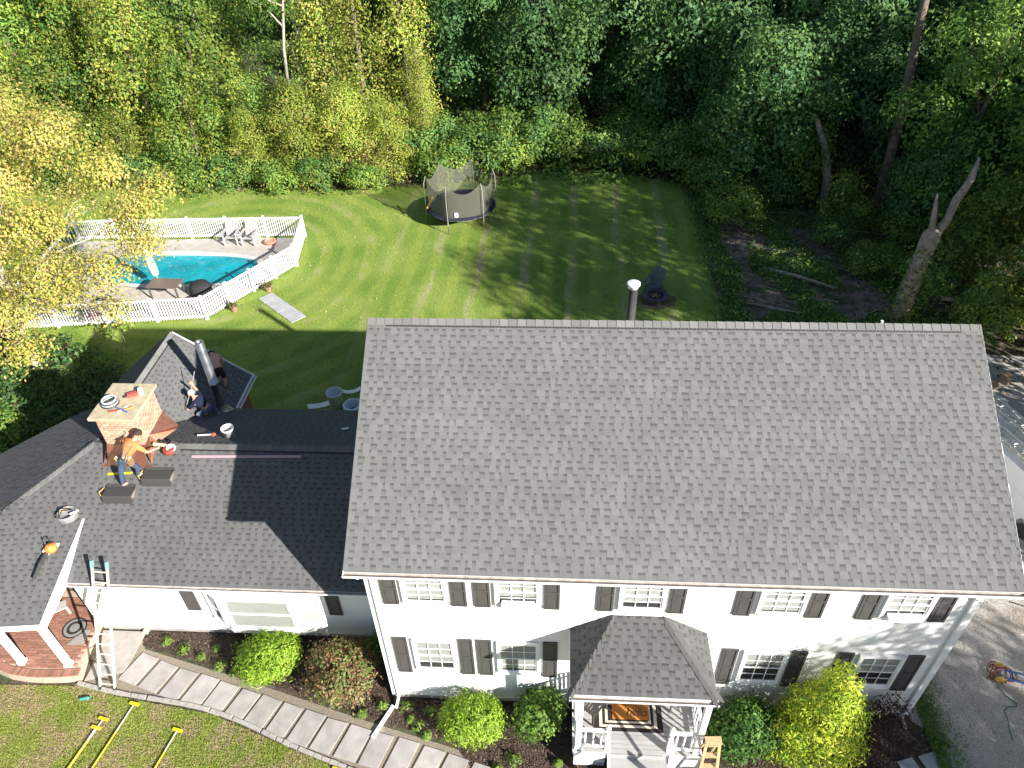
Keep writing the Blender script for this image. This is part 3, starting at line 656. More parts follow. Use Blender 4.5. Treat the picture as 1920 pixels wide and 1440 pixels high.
# ============================================================ ENTRY PORTICO
PZ, PT = 3.64, 4.29; PY = -1.62; XL, XR, TL, TR = 4.63, 7.80, 5.60, 6.75
po = MB(); e = [(XL, 0, PZ), (XL, PY, PZ), (XR, PY, PZ), (XR, 0, PZ)]; tl, trr = (TL, -.02, PT), (TR, -.02, PT)
lw_ = V((0, 0, -.02))
def dn_(p): return V(p)+lw_
po.poly([dn_(e[1]), dn_(e[2]), dn_(trr), dn_(tl)]); po.poly([dn_(e[0]), dn_(e[1]), dn_(tl)]); po.poly([dn_(e[2]), dn_(e[3]), dn_(trr)])
po.box(XL+.03, XR-.03, PY+.03, -.02, PZ-.16, PZ-.04)
portico = po.build('portico_roof', M['deck_dark'], house)
TP = .112
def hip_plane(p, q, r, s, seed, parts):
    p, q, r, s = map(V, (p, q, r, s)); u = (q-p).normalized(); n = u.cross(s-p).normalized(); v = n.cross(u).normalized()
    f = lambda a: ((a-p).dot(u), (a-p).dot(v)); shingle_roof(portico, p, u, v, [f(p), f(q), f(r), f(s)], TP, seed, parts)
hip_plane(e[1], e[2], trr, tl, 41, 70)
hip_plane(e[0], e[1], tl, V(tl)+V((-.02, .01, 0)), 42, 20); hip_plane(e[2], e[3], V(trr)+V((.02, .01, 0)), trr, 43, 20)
fd_ = V((0, PY+.02, PZ-PT)); ld_ = V((XL-TL, 0, PZ-PT)); rd_ = V((XR-TR, 0, PZ-PT))
caps(portico, e[1], tl, fd_, ld_, TP*1.0, 44, wid=.15, step=.2); caps(portico, e[2], trr, fd_, rd_, TP, 45, wid=.2, step=.34)
pf = MB()
for a, b in ((e[0], e[1]), (e[1], e[2]), (e[2], e[3])): pf.bar(V(a)+V((0, 0, -.10)), V(b)+V((0, 0, -.10)), .03, .17)
pf.build('portico_fascia', M['trim'], portico)
gutter('gutter', (XL-.03, PY-.016, PZ-.03), (XR+.03, PY-.016, PZ-.03), (0, -1, 0), portico, .1, .1)
DZ = .70; DX0, DX1, DY0 = 4.78, 7.86, -1.52
dk = link('portico_deck', None, house)
rs = random.Random(9); M['deckboard'] = mat('grey_deck_paint', (.36, .355, .35), .6, noise=(4, .08), rnd=.06)
k = 13
for i in range(k):
    b = MB(); y0 = DY0+(-.03-DY0)*i/k; y1 = DY0+(-.03-DY0)*(i+1)/k-.008; b.box(DX0, DX1, y0, y1, DZ-.03, DZ+rs.uniform(-.001, .002)); b.build('deck_board', M['deckboard'], dk)
ds = MB(); ds.box(DX0+.02, DX1-.02, DY0+.04, -.04, .3, DZ-.032)
ds.box(DX0-.02, 5.55, DY0-.02, DY0-.0, DZ-.16, DZ-.002); ds.box(7.1, DX1+.02, DY0-.02, DY0-.0, DZ-.16, DZ-.002); ds.box(DX0-.025, DX0-.002, DY0, -.04, DZ-.16, DZ-.002); ds.box(DX1+.002, DX1+.025, DY0, -.04, DZ-.16, DZ-.002)
ds.build('deck_skirt', M['trim'], house)
for xa, xb in ((DX0, 5.55), (7.1, DX1)):
    la = MB()
    n_ = int((xb-xa)/.055)
    for i in range(-9, n_+1):
        for sgn in (1, -1):
            p = V((xa+i*.055, DY0-.008+.006*sgn, .0)); q = V((xa+i*.055+.5, DY0-.008+.006*sgn, .54))
            if sgn < 0: p.z, q.z = .54, .0
            t0 = max(0, (xa-p.x)/.5); t1 = min(1, (xb-p.x)/.5)
            if t1-t0 > .05: la.bar(p.lerp(q, t0), p.lerp(q, t1), .004, .026, (0, -1, 0))
    la.build('lattice', M['trim'], house)
stp = MB()
for i in range(3): stp.box(5.62, 7.04, DY0-.30*(i+1), DY0-.30*i-.006, DZ-.19*(i+1)-.04, DZ-.19*(i+1)); stp.box(5.64, 7.02, DY0-.30*i-.03, DY0-.30*i-.006, DZ-.19*(i+1), DZ-.19*i-.04 if i else DZ-.035)
stp.build('porch_steps', M['deckboard'], house)
for xs in (DX0+.10, DX1-.12): column(xs, DY0+.12, DZ, PZ-.16, .14, house)
def railing(p, q):
    p, q = V(p), V(q); z = V((0, 0, 1)); o = link('railing', None, house)
    r = MB(); r.bar(p+z*.92, q+z*.92, .075, .05); r.build('top_rail', M['trim'], o); r = MB(); r.bar(p+z*.12, q+z*.12, .055, .05); r.build('bottom_rail', M['trim'], o)
    k = max(2, round((q-p).length/.17))
    for i in range(k):
        c = p.lerp(q, (i+.5)/k); b = MB(); b.lathe(c, [(.022, .14), (.022, .30), (.030, .34), (.020, .42), (.030, .60), (.020, .70), (.022, .74), (.022, .90)], 8); b.build('baluster', M['trim'], o, smooth=True)
def newel(x, y, z0):
    n_ = MB(); n_.box(x-.05, x+.05, y-.05, y+.05, z0, z0+1.05); n_.lathe((x, y, z0+1.05), [(.065, 0), (.065, .03), (.03, .05), (.05, .09), (.035, .13), (0, .145)], 10); n_.build('newel_post', M['trim'], house)
railing((DX0+.17, DY0+.1, DZ), (5.52, DY0+.1, DZ)); railing((7.13, DY0+.1, DZ), (DX1-.19, DY0+.1, DZ)); railing((DX0+.05, DY0+.2, DZ), (DX0+.05, -.06, DZ)); railing((DX1-.07, DY0+.2, DZ), (DX1-.07, -.06, DZ))
newel(5.58, DY0+.1, DZ); newel(7.07, DY0+.1, DZ); newel(5.58, DY0-.75, .12); newel(7.07, DY0-.75, .12)
for xs in (5.58, 7.07):
    r = MB(); r.bar((xs, DY0+.04, DZ+.9), (xs, DY0-.7, .98), .06, .05, (0, 0, 1)); r.build('stair_rail', M['trim'], house)
door = MB(); door.box(5.75, 6.65, -.05, -.016, DZ+.02, 2.75); door.build('front_door', mat('door_paint', (.12, .03, .025), .4), house)

# ============================================================ BRICK SIDE PORCH
bp_ = thing('brick_porch', 'red brick porch floor with curved front edge beside the ladder', 'porch')
import bisect
def pfront(x):   # curved front edge
    t = (x+10.3)/1.6; return .02+.25*max(0, t*t-.15)+.0 if x < -8.7 else .3
base = MB(); outl = [(-12.6, 2.9), (-12.6, .55), (-11.6, .42), (-11.2, .22), (-10.8, .09), (-10.3, .03), (-9.8, .02), (-9.3, .05), (-8.78, .12), (-8.98, 1.0), (-9.02, 1.72), (-9.02, 2.9)]
base.prism([(x, y, -.04) for x, y in outl], (0, 0, .315)); base.build('porch_base', mat('porch_mortar', (.46, .36, .28), .95, noise=(12, .2)), bp_)
M['brick2'] = mat('porch_brick', (.31, .15, .105), .85, noise=(10, .2), rnd=.22, bump=(50, .4, .005))
bmesh_cache.clear()
def brick_mesh2(l, wd, h):
    k = (round(l, 2), wd, h)
    if k not in bmesh_cache: b = MB(); b.obox((0, 0, 0), (k[0]/2, 0, 0), (0, wd/2, 0), (0, 0, h/2)); bmesh_cache[k] = b.mesh('brick', M['brick2'])
    return bmesh_cache[k]
inner = [(-11.55, 2.55), (-11.55, .60), (-11.1, .46), (-10.7, .34), (-10.3, .29), (-9.8, .28), (-9.3, .32), (-9.0, .40), (-9.06, 1.0), (-9.08, 2.55)]
rs = random.Random(4); y = .30; r = 0
while y < 2.55:
    s = -11.6+(r % 2)*.115
    while s < -9.0:
        cx = s+.11
        if in_poly(np.array([cx]), np.array([y+.038]), inner)[0]: link('brick', brick_mesh2(.218, .076, .03), bp_, (cx, y+.038, .285+rs.uniform(-.002, .002)))
        s += .23
    y += .087; r += 1
for i in range(2, len(outl)-4):         # soldier course along the curved edge
    a, b = V((*outl[i], 0)), V((*outl[i+1], 0)); L = (b-a).length; k = max(1, round(L/.085)); d = (b-a).normalized(); n = V((-d.y, d.x, 0))
    for j in range(k):
        p = a+d*(j+.5)*L/k+n*.115; p.z = .285; link('brick', brick_mesh2(.21, .076, .032), bp_, p, (0, 0, math.atan2(n.y, n.x)))
mt = MB(); mt.lathe((-9.62, 1.55, .303), [(0, .012), (.34, .012), (.34, 0)], 24, (.03, .03, .03)); mt.lathe((-9.62, 1.55, .316), [(.30, .0), (.22, .002)], 24, (.25, .25, .24)); mt.lathe((-9.62, 1.55, .316), [(.14, .0), (0, .002)], 24, (.25, .25, .24))
mt.build('door_mat', M['plain'], label='round black door mat on the brick porch', category='mat')
pd = MB(); pd.prism([(-9.6, 1.0, .302), (-9.12, 1.05, .302), (-9.12, 1.5, .302), (-9.3, 1.5, .302)], (0, 0, .012), (.30, .29, .27)); pd.build('cardboard_sheet', M['plain'], label='grey board lying on the brick porch by the wing corner', category='board')
bn = MB(); bn.bar((-10.55, 1.65, .75), (-9.95, 2.05, .75), .3, .04, col=(.45, .44, .42)); bn.bar((-10.5, 1.67, .3), (-10.5, 1.67, .74), .05, .05, col=(.4, .4, .38)); bn.bar((-10.0, 2.02, .3), (-10.0, 2.02, .74), .05, .05, col=(.4, .4, .38))
bn.build('porch_bench', M['plain'], label='small grey bench at the back of the brick porch', category='bench')
# ============================================================ POOL
FP = [(-21.5, 24.8), (-9.28, 25.29), (-8.9, 22.27), (-11.77, 17.56), (-20.6, 16.5)]
PC = V((-15.3, 21.75, 0)); NP = 72
def pool_edge(t):
    c, s_ = math.cos(t), math.sin(t); ex = 3.2 if c > 0 else 2.2
    r = (abs(c)**ex+abs(s_)**ex)**(-1/ex); return V((PC.x+4.45*r*c, PC.y+1.45*r*s_, 0))
def ray_poly(c, d, poly):
    best = 1e9
    for i in range(len(poly)):
        a, b = V((*poly[i], 0)), V((*poly[(i+1) % len(poly)], 0)); e_ = b-a; den = d.x*e_.y-d.y*e_.x
        if abs(den) < 1e-9: continue
        t = ((a.x-c.x)*e_.y-(a.y-c.y)*e_.x)/den; u_ = ((a.x-c.x)*d.y-(a.y-c.y)*d.x)/den
        if t > 0 and -1e-6 <= u_ <= 1+1e-6: best = min(best, t)
    return best
inner_ = [pool_edge(2*math.pi*i/NP) for i in range(NP)]
def pool_ring(name, off0, off1, z0, z1, m, outer=None):
    b = MB(); A, B_2 = [], []
    for p in inner_:
        d = (p-PC).normalized(); a = p+d*off0; q = (PC+d*ray_poly(PC, d, outer)) if outer else p+d*off1
        A.append((a.x, a.y, z0)); B_2.append((q.x, q.y, z1))
    n = NP; b.add(A+B_2+[(x, y, z-.12) for x, y, z in A], [(i, (i+1) % n, n+(i+1) % n, n+i) for i in range(n)]+[(i, 2*n+i, 2*n+(i+1) % n, (i+1) % n) for i in range(n)])
    return b.build(name, m, kind='structure')
FPin = [(-21.3, 24.6), (-9.45, 25.1), (-9.1, 22.3), (-11.85, 17.8), (-20.5, 16.75)]
pool_ring('pool_deck', .32, 0, .07, .05, M['deckstone'], FPin)
pool_ring('pool_coping', 0, .33, .10, .10, mat('coping', (.62, .58, .55), .7, noise=(6, .1)))
wt = MB(); wt.poly([(p.x, p.y, .035) for p in inner_]); 
wm = mat('pool_water', (.006, .30, .38), .08, noise=(.8, .3), bump=(1.6, .6, .12)); wt.build('pool_water', wm, kind='structure')

fence = thing('pool_fence', 'white picket fence around the swimming pool', 'fence')
pk = MB(); pk.box(-.022, .022, -.011, .011, .06, 1.13); pkm = pk.mesh('picket', M['trim'])
pm = MB(); pm.box(-.055, .055, -.055, .055, 0, 1.22); pm.add([(-.07, -.07, 1.22), (.07, -.07, 1.22), (.07, .07, 1.22), (-.07, .07, 1.22), (0, 0, 1.29)], [(0, 1, 4), (1, 2, 4), (2, 3, 4), (3, 0, 4), (3, 2, 1, 0)]); pmm = pm.mesh('post', M['trim'])
def fence_run(a, b, bays, sp=.118, gate=None):
    a, b = V((*a, 0)), V((*b, 0)); d = (b-a); L = d.length; d.normalize(); ang = math.atan2(d.y, d.x); n_ = V((-d.y, d.x, 0))
    for i in range(bays+1): link('post', pmm, fence, a+d*(L*i/bays), (0, 0, ang))
    for z in (1.12, .16):
        r = MB(); r.bar(a+V((0, 0, z)), b+V((0, 0, z)), .05, .085 if z > 1 else .07); r.build('rail', M['trim'], fence)
    k = int(L/sp)
    for i in range(k):
        s_ = (i+.5)*L/k
        if min(abs(s_-L*j/bays) for j in range(bays+1)) < .06: continue
        link('picket', pkm, fence, a+d*s_, (0, 0, ang))
fence_run(FP[0], FP[1], 6); fence_run(FP[1], FP[2], 1); fence_run(FP[2], FP[3], 4); fence_run(FP[3], FP[4], 4, .125)
fence_run(FP[4], FP[0], 4, .3)

def adirondack(name, label, loc, rz, col, group=None, s=1.0):
    t = thing(name, label, 'chair', loc, rz, group); t.scale = (s, s, s)
    # faces -Y
    b = MB()
    for i in range(5):
        x = -.22+.11*i; b.bar((x, .20, .30), (x*1.15, .52, .98-.05*abs(i-2)), .095, .02, (0, -1, .4), col)
    b.bar((-.27, .27, .52), (.27, .27, .52), .05, .03, col=col); b.build('backrest', M['plain'], t)
    b = MB()
    for i in range(5): y = -.25+.11*i; b.bar((-.27, y, .37-.03*i), (.27, y, .37-.03*i), .095, .022, col=col)
    b.build('seat', M['plain'], t)
    for sx in (-1, 1):
        b = MB(); b.bar((sx*.31, -.34, .555), (sx*.31, .36, .56), .12, .025, col=col); b.build('armrest', M['plain'], t)
        b = MB(); b.bar((sx*.29, -.28, 0), (sx*.29, -.27, .54), .04, .09, (0, 1, 0), col); b.build('leg', M['plain'], t)
        b = MB(); b.bar((sx*.255, -.3, .34), (sx*.255, .5, .02), .03, .1, (0, 0, 1), col); b.build('leg', M['plain'], t)
    return t
adirondack('adirondack_chair', 'left pale grey adirondack chair by the back pool fence', (-12.95, 24.5, .06), .1, (.42, .40, .39), 'adirondack chairs by the pool', 1.15)
adirondack('adirondack_chair', 'right pale grey adirondack chair by the back pool fence', (-11.95, 24.45, .06), -.05, (.42, .40, .39), 'adirondack chairs by the pool', 1.15)
adirondack('adirondack_chair', 'blue-grey adirondack chair standing behind the fire pit', (8.72, 20.2, 0), -.5, (.10, .12, .15), None, 1.1)
pit = thing('fire_pit', 'round black steel fire pit on the back lawn', 'fire pit', (8.72, 19.35, 0))
b = MB(); b.lathe((0, 0, 0), [(.40, 0), (.42, .33), (.60, .35), (.60, .38), (.40, .385), (.37, .2), (0, .18)], 24, (.05, .06, .075)); b.build('bowl', M['plain'], pit, smooth=False)
for k in range(5):
    b = MB(); a = k*1.3; b.tube([(.2*math.cos(a), .2*math.sin(a), .2), (-.22*math.cos(a+.4), -.22*math.sin(a+.4), .34)], .045, 7, (.08, .055, .04)); b.build('log', M['plain'], pit)
sheet('pit_ash_ring', [(8.72+1.0*math.cos(a/12*2*math.pi)*(1+.15*math.sin(a*2.3)), 19.4+.75*math.sin(a/12*2*math.pi)) for a in range(12)], .006, mat('bare_earth', (.16, .115, .08), .95, noise=(6, .3), bump=(40, .8, .02)))

um = thing('pool_umbrella', 'folded cream umbrella standing by the pool', 'umbrella', (-14.9, 19.95, .06), 0)
b = MB(); b.tube([(0, 0, 0), (-.12, 0, 2.6)], .025, 8, (.5, .42, .3)); b.build('pole', M['plain'], um)
b = MB(); b.lathe((-.05, 0, .75), [(.05, 0), (.17, .08), (.20, .5), (.15, 1.1), (.07, 1.6), (.02, 1.75)], 12, (.68, .64, .54), axis=(-.046, 0, 1)); b.build('canopy', M['cloth'], um, smooth=True)
b = MB(); b.lathe((0, 0, 0), [(.28, 0), (.28, .06), (.05, .09)], 14, (.12, .12, .12)); b.build('base', M['plain'], um)
tb = thing('patio_table', 'dark rectangular patio table beside the folded umbrella', 'table', (-14.3, 19.35, .06), -.05)
b = MB(); b.box(-.75, .75, -.42, .42, .68, .72, (.16, .12, .10)); b.build('tabletop', M['plain'], tb)
for sx in (-1, 1):
    for sy in (-1, 1): b = MB(); b.box(sx*.66-.03, sx*.66+.03, sy*.34-.03, sy*.34+.03, 0, .68, (.08, .07, .06)); b.build('leg', M['plain'], tb)
gr = thing('covered_grill', 'black covered grill near the pool gate', 'grill', (-12.75, 19.55, .06), .35); gr.scale = (1, 1, .62)
b = MB(); b.lathe((0, 0, 0), [(.52, .06), (.50, .7), (.42, .92), (.2, 1.05), (0, 1.08)], 14, (.03, .03, .033)); b.build('cover', M['cloth'], gr, smooth=True)
for sx in (-.35, .35): b = MB(); b.box(sx-.04, sx+.04, -.05, .05, 0, .1, (.02, .02, .02)); b.build('foot', M['plain'], gr)
def lounger(label, loc, rz):
    t = thing('pool_lounger', label, 'lounger', loc, rz, 'pool loungers')
    b = MB(); b.bar((0, -.9, .32), (0, .2, .32), .6, .04, col=(.06, .055, .055)); b.build('seat', M['plain'], t)
    b = MB(); b.bar((0, .2, .32), (0, .75, .75), .6, .04, col=(.06, .055, .055)); b.build('backrest', M['plain'], t)
    for sx in (-.27, .27):
        for y in (-.8, .2): b = MB(); b.box(sx-.02, sx+.02, y-.02, y+.02, 0, .3, (.3, .3, .3)); b.build('leg', M['plain'], t)
lounger('dark pool lounger nearest the grill by the front fence', (-15.9, 18.0, .06), 1.5); lounger('dark pool lounger under the yellow tree by the front fence', (-18.0, 17.8, .06), 1.6)
b = MB(); b.lathe((0, 0, 0), [(0, .02), (.2, .03), (.3, .1), (.32, .16), (.26, .2), (.2, .14), (0, .1)], 16, (.75, .12, .30)); b.build('pool_float', M['plain'], loc=(-17.0, 17.4, .06), label='pink inflatable float behind the front pool fence', category='pool float')
b = MB(); b.lathe((0, 0, 0), [(0, .02), (.2, .03), (.3, .1), (.32, .16), (.26, .2), (.2, .14), (0, .1)], 16, (.75, .22, .16)); b.build('pool_float', M['plain'], loc=(-10.9, 24.4, .06), label='red inflatable ring beside the two adirondack chairs', category='pool float')
# flower pots at the gate
for i, (x, y, lb) in enumerate(((-9.95, 20.15, 'terracotta pot at the far side of the pool gate'), (-11.05, 18.45, 'terracotta pot at the near side of the pool gate'))):
    t = thing('flower_pot', lb, 'pot', (x+.35, y-.25, 0)); b = MB(); b.lathe((0, 0, 0), [(.11, 0), (.16, .26), (.18, .27), (.18, .31), (.14, .31), (.13, .25), (0, .25)], 14, (.35, .2, .13)); b.build('pot', M['plain'], t)
    rng = np.random.default_rng(i); P = rng.normal(0, .12, (160, 3))*[1, 1, .7]+[0, 0, .38]; me = np_mesh('plant', leaf_quads(P, unit(rng.normal(size=(160, 3))+[0, 0, 1]), .05, rng), 4, M['chips'], np.array([(.12, .10, .04)])*(.6+.8*rng.random((160, 1)))); link('plant', me, t)

# ============================================================ TRAMPOLINE
tp = thing('trampoline', 'round trampoline with safety net on the back lawn', 'trampoline', (-1.05, 27.35, 0))
R_ = 1.85
b = MB(); b.lathe((0, 0, .86), [(0, 0), (R_-.3, 0)], 36, (.03, .03, .033)); b.build('jumping_mat', M['cloth'], tp)
b = MB(); b.lathe((0, 0, .86), [(R_-.32, .006), (R_-.28, .03), (R_, .03), (R_+.03, -.04)], 36, (.022, .026, .04)); b.build('spring_pad', M['cloth'], tp, smooth=True)
b = MB(); b.tube([(R_*math.cos(t), R_*math.sin(t), .82) for t in [i*math.pi/18 for i in range(37)]], .025, 6, (.4, .4, .4)); b.build('frame_ring', M['plain'], tp)
for k in range(6):
    a = k*math.pi/3+.25; c, s_ = math.cos(a), math.sin(a)
    b = MB(); b.tube([(R_*c, R_*s_, .82), (R_*c*1.02, R_*s_*1.02, .02)], .022, 7, (.05, .05, .05)); b.build('leg', M['plain'], tp)
    b = MB(); b.tube([(R_*c*1.03, R_*s_*1.03, .5), (R_*c*1.04, R_*s_*1.04, 1.7), (R_*c*1.03, R_*s_*1.03, 2.3), (R_*c*.97, R_*s_*.97, 2.68)], .02, 7, (.32, .31, .29)); b.build('net_pole', M['plain'], tp)
    b = MB(); prev = None; nn = 10
    for j in range(nn):
        f0, f1 = j/nn, (j+1)/nn; a0, a1 = a+f0*math.pi/3, a+f1*math.pi/3
        sag = lambda f: 2.66-.62*4*f*(1-f)*.75
        r0 = R_*.95*(1-.07*math.sin(math.pi*f0)); r1 = R_*.95*(1-.07*math.sin(math.pi*f1))
        b.poly([(r0*math.cos(a0), r0*math.sin(a0), .9), (r1*math.cos(a1), r1*math.sin(a1), .9), (r1*math.cos(a1), r1*math.sin(a1), sag(f1)), (r0*math.cos(a0), r0*math.sin(a0), sag(f0))])
    b.build('safety_net', M.setdefault('net', net_mat('net', (.13, .13, .10), .6)), tp)
b = MB(); b.obox((-.05, -R_*.93-.03, 1.12), (.10, 0, 0), (0, .004, 0), (0, 0, .13), (.8, .8, .8)); b.build('warning_tag', M['plain'], tp)
b = MB(); b.tube([(-1.75, -.75, 1.0), (-1.45, -.4, 1.5)], .05, 6, (.4, .22, .06)); b.build('tie_strap', M['plain'], tp)

# ============================================================ BUCKETS, OFFCUTS BEHIND THE WING
def bucket(name, label, loc, r, h, col, group=None):
    t = thing(name, label, 'bucket', loc, 0, group)
    b = MB(); b.lathe((0, 0, 0), [(0, 0), (r*.86, 0), (r, h), (r*1.06, h), (r*1.06, h-.04), (r*1.0, h-.05)], 20, col); b.lathe((0, 0, 0), [(r*.95, h), (r*.83, .03), (0, .03)], 20, (col[0]*.8, col[1]*.8, col[2]*.8)); b.build('pail', M['plain'], t, smooth=True)
    b = MB(); b.tube([(r*math.cos(a), -.02-r*.55*math.sin(a), h*.92-.10*math.sin(a)) for a in [i*math.pi/8 for i in range(9)]], .006, 5, (.5, .5, .5)); b.build('handle', M['plain'], t)
    return t
bucket('plastic_bucket', 'white plastic bucket on the dark wing roof ridge', (-5.22, 5.38, 4.36), .175, .42, (.80, .82, .85))
t = bucket('storage_drum', 'tall white drum standing on grass behind the wing', (-4.36, 11.75, 0), .30, .72, (.80, .86, .90))
def sheet_curl(label, loc, rz, L_, wd, curl):
    b = MB(); n_ = 8; pts = []
    for i in range(n_+1):
        s_ = i/n_; pts.append((L_*(s_-.5), 0, .02+curl*(2*s_-1)**2*.5))
    for (p, q) in zip(pts, pts[1:]): b.add([(p[0], -wd/2, p[2]), (q[0], -wd/2, q[2]), (q[0], wd/2, q[2]), (p[0], wd/2, p[2])], [(0, 1, 2, 3)], (.82, .85, .87))
    o = b.build('metal_offcut', M['plain'], loc=loc, rot=(0, 0, rz), label=label, category='offcut'); return o
sheet_curl('curved white sheet offcut lying left of the white drum', (-5.0, 11.75, 0), .35, 1.0, .3, .15); sheet_curl('small white sheet offcut lying behind the white drum', (-3.95, 12.6, 0), .3, .7, .22, .2)
b = MB(); b.lathe((0, 0, 0), [(.34, 0), (.36, .45), (.30, .47), (.28, .05)], 14, (.7, .8, .86)); b.build('plastic_tub', M['plain'], loc=(-3.6, 11.35, 0), label='pale blue tub on the grass against the main house corner', category='tub')

# ============================================================ LADDERS
def ladder(name, label, p, q, wid, rung, m, tip=None, parent=None, group=None):
    p, q = V(p), V(q); d = (q-p); L = d.length; d.normalize(); sx = V((1, 0, 0)); sx = (sx-d*sx.dot(d)).normalized(); n_ = sx.cross(d)
    t = thing(name, label, 'ladder', (0, 0, 0), 0, group)
    for sg in (-1, 1):
        b = MB(); b.bar(p+sx*sg*wid/2, q+sx*sg*wid/2, .03, .075, sx.cross(d)); b.build('rail', m, t)
        if tip: b = MB(); b.bar(q+sx*sg*wid/2-d*.18, q+sx*sg*wid/2+d*.03, .05, .09, sx.cross(d), tip); b.build('end_cap', M['plain'], t)
        b = MB(); b.bar(p+sx*sg*wid/2-d*.02, p+sx*sg*wid/2+d*.1, .06, .09, sx.cross(d), (.05, .05, .05)); b.build('foot', M['plain'], t)
    k = int(L/rung)
    for i in range(k): b = MB(); c = p+d*(rung*(i+.6)); b.tube([c-sx*wid/2, c+sx*wid/2], .018, 8); b.build('rung', m, t)
    return t
ladder('extension_ladder', 'pale extension ladder leaning on the wing eave by the porch', (-7.93, -.12, .02), (-7.70, 1.62, 3.42), .41, .305, mat('fibreglass', (.62, .57, .48), .5, noise=(9, .12)), (.18, .33, .33))
sl_ = thing('step_ladder', 'wooden stepladder standing beside the portico steps', 'ladder', (7.98, -1.66, 0), .05); sl_.scale = (1, 1, 1.4)
for sg in (-1, 1):
    b = MB(); b.bar((sg*.23, -.28, .0), (sg*.15, .02, 1.25), .03, .07, (1, 0, 0)); b.build('rail', M['wood'], sl_)
    b = MB(); b.bar((sg*.2, .42, .0), (sg*.14, .06, 1.22), .025, .045, (1, 0, 0)); b.build('rear_leg', M['wood'], sl_)
for i in range(4): f_ = .2+.24*i; b = MB(); b.box(-.21+.08*f_, .21-.08*f_, -.30+.30*f_, -.18+.30*f_, 1.25*f_-.012, 1.25*f_+.012); b.build('step', M['wood'], sl_)
b = MB(); b.box(-.19, .19, -.05, .13, 1.25, 1.28); b.build('top_step', M['wood'], sl_)

# ============================================================ PORTICO FURNISHINGS
rug = thing('porch_rug', 'black and cream striped rug on the portico deck', 'rug', (6.15, -.52, DZ+.004))
b = MB()
for i, (hx, hy, c) in enumerate(((.86, .47, (.035, .028, .028)), (.72, .37, (.62, .56, .47)), (.64, .31, (.035, .028, .028)), (.57, .26, (.62, .56, .47)), (.50, .21, (.035, .028, .028)))): b.box(-hx, hx, -hy, hy, i*.0022, i*.0022+.004, c)
b.build('weave', M['cloth'], rug)
mt = thing('hello_mat', 'orange coir mat reading hello on the striped rug', 'mat', (6.22, -.40, DZ+.018))
b = MB(); b.box(-.46, .46, -.29, .29, 0, .012, (.46, .19, .045)); b.build('coir', M['cloth'], mt)
cu = bpy.data.curves.new('hello_lettering', 'FONT'); cu.body = 'hello'; cu.size = .30; cu.align_x = 'CENTER'; cu.align_y = 'CENTER'; cu.extrude = .001; cu.shear = .25; cu.space_character = .9
_fo = bpy.data.objects.new('tmp_text', cu); COL.objects.link(_fo); bpy.context.view_layer.update()
_me = bpy.data.meshes.new_from_object(_fo.evaluated_get(bpy.context.evaluated_depsgraph_get())); bpy.data.objects.remove(_fo, do_unlink=True)
_me.materials.clear(); _me.materials.append(M['black']); link('lettering', _me, mt, (.15, -.10, .0135))
def rocking_chair(label, loc, rz):
    t = thing('rocking_chair', label, 'chair', loc, rz, 'porch chairs'); c = (.045, .043, .04)
    b = MB()
    for i in range(8): x = -.24+.068*i; b.bar((x, .22, .46), (x*1.06, .42, 1.12), .045, .016, (0, -1, .3), c)
    b.bar((-.29, .42, 1.13), (.29, .42, 1.13), .06, .03, col=c); b.build('backrest', M['plain'], t)
    b = MB()
    for i in range(7): y = -.26+.075*i; b.bar((-.27, y, .44), (.27, y, .44), .055, .02, col=c)
    b.build('seat', M['plain'], t)
    for sx in (-1, 1):
        b = MB(); b.bar((sx*.3, -.28, .64), (sx*.3, .3, .66), .075, .025, col=c); b.build('armrest', M['plain'], t)
        b = MB(); b.bar((sx*.29, -.26, .05), (sx*.29, -.24, .64), .04, .045, col=c); b.build('leg', M['plain'], t)
        b = MB(); b.bar((sx*.29, .28, .05), (sx*.28, .22, .46), .04, .045, col=c); b.build('leg', M['plain'], t)
        b = MB(); b.tube([(sx*.29, -.45, .10), (sx*.29, -.2, .03), (sx*.29, .1, .02), (sx*.29, .42, .06), (sx*.29, .6, .13)], .022, 6, c); b.build('rocker', M['plain'], t)
rocking_chair('dark slatted rocking chair left of the hello mat', (5.22, -.50, DZ), .95)
tbl = thing('side_table', 'small dark side table right of the hello mat', 'table', (7.05, -.28, DZ))
b = MB(); b.box(-.2, .2, -.2, .2, .42, .45, (.12, .12, .11)); b.build('tabletop', M['plain'], tbl)
for sx in (-1, 1):
    for sy in (-1, 1): b = MB(); b.box(sx*.17-.02, sx*.17+.02, sy*.17-.02, sy*.17+.02, 0, .42, (.06, .06, .06)); b.build('leg', M['plain'], tbl)
for i, (x, lb) in enumerate(((6.42, 'left white flared lantern hanging under the portico eave'), (6.72, 'right white flared lantern hanging under the portico eave'))):
    t = thing('porch_lantern', lb, 'lantern', (x, -.62, 2.55), 0); b = MB(); b.lathe((0, 0, 0), [(.15, 0), (.09, .09), (.05, .2), (.03, .24), (0, .25)], 14, (.85, .85, .85)); b.build('shade', M['plain'], t, smooth=True)
    b = MB(); b.tube([(0, 0, .24), (0, 0, .93)], .008, 5, (.3, .3, .3)); b.build('cord', M['plain'], t)

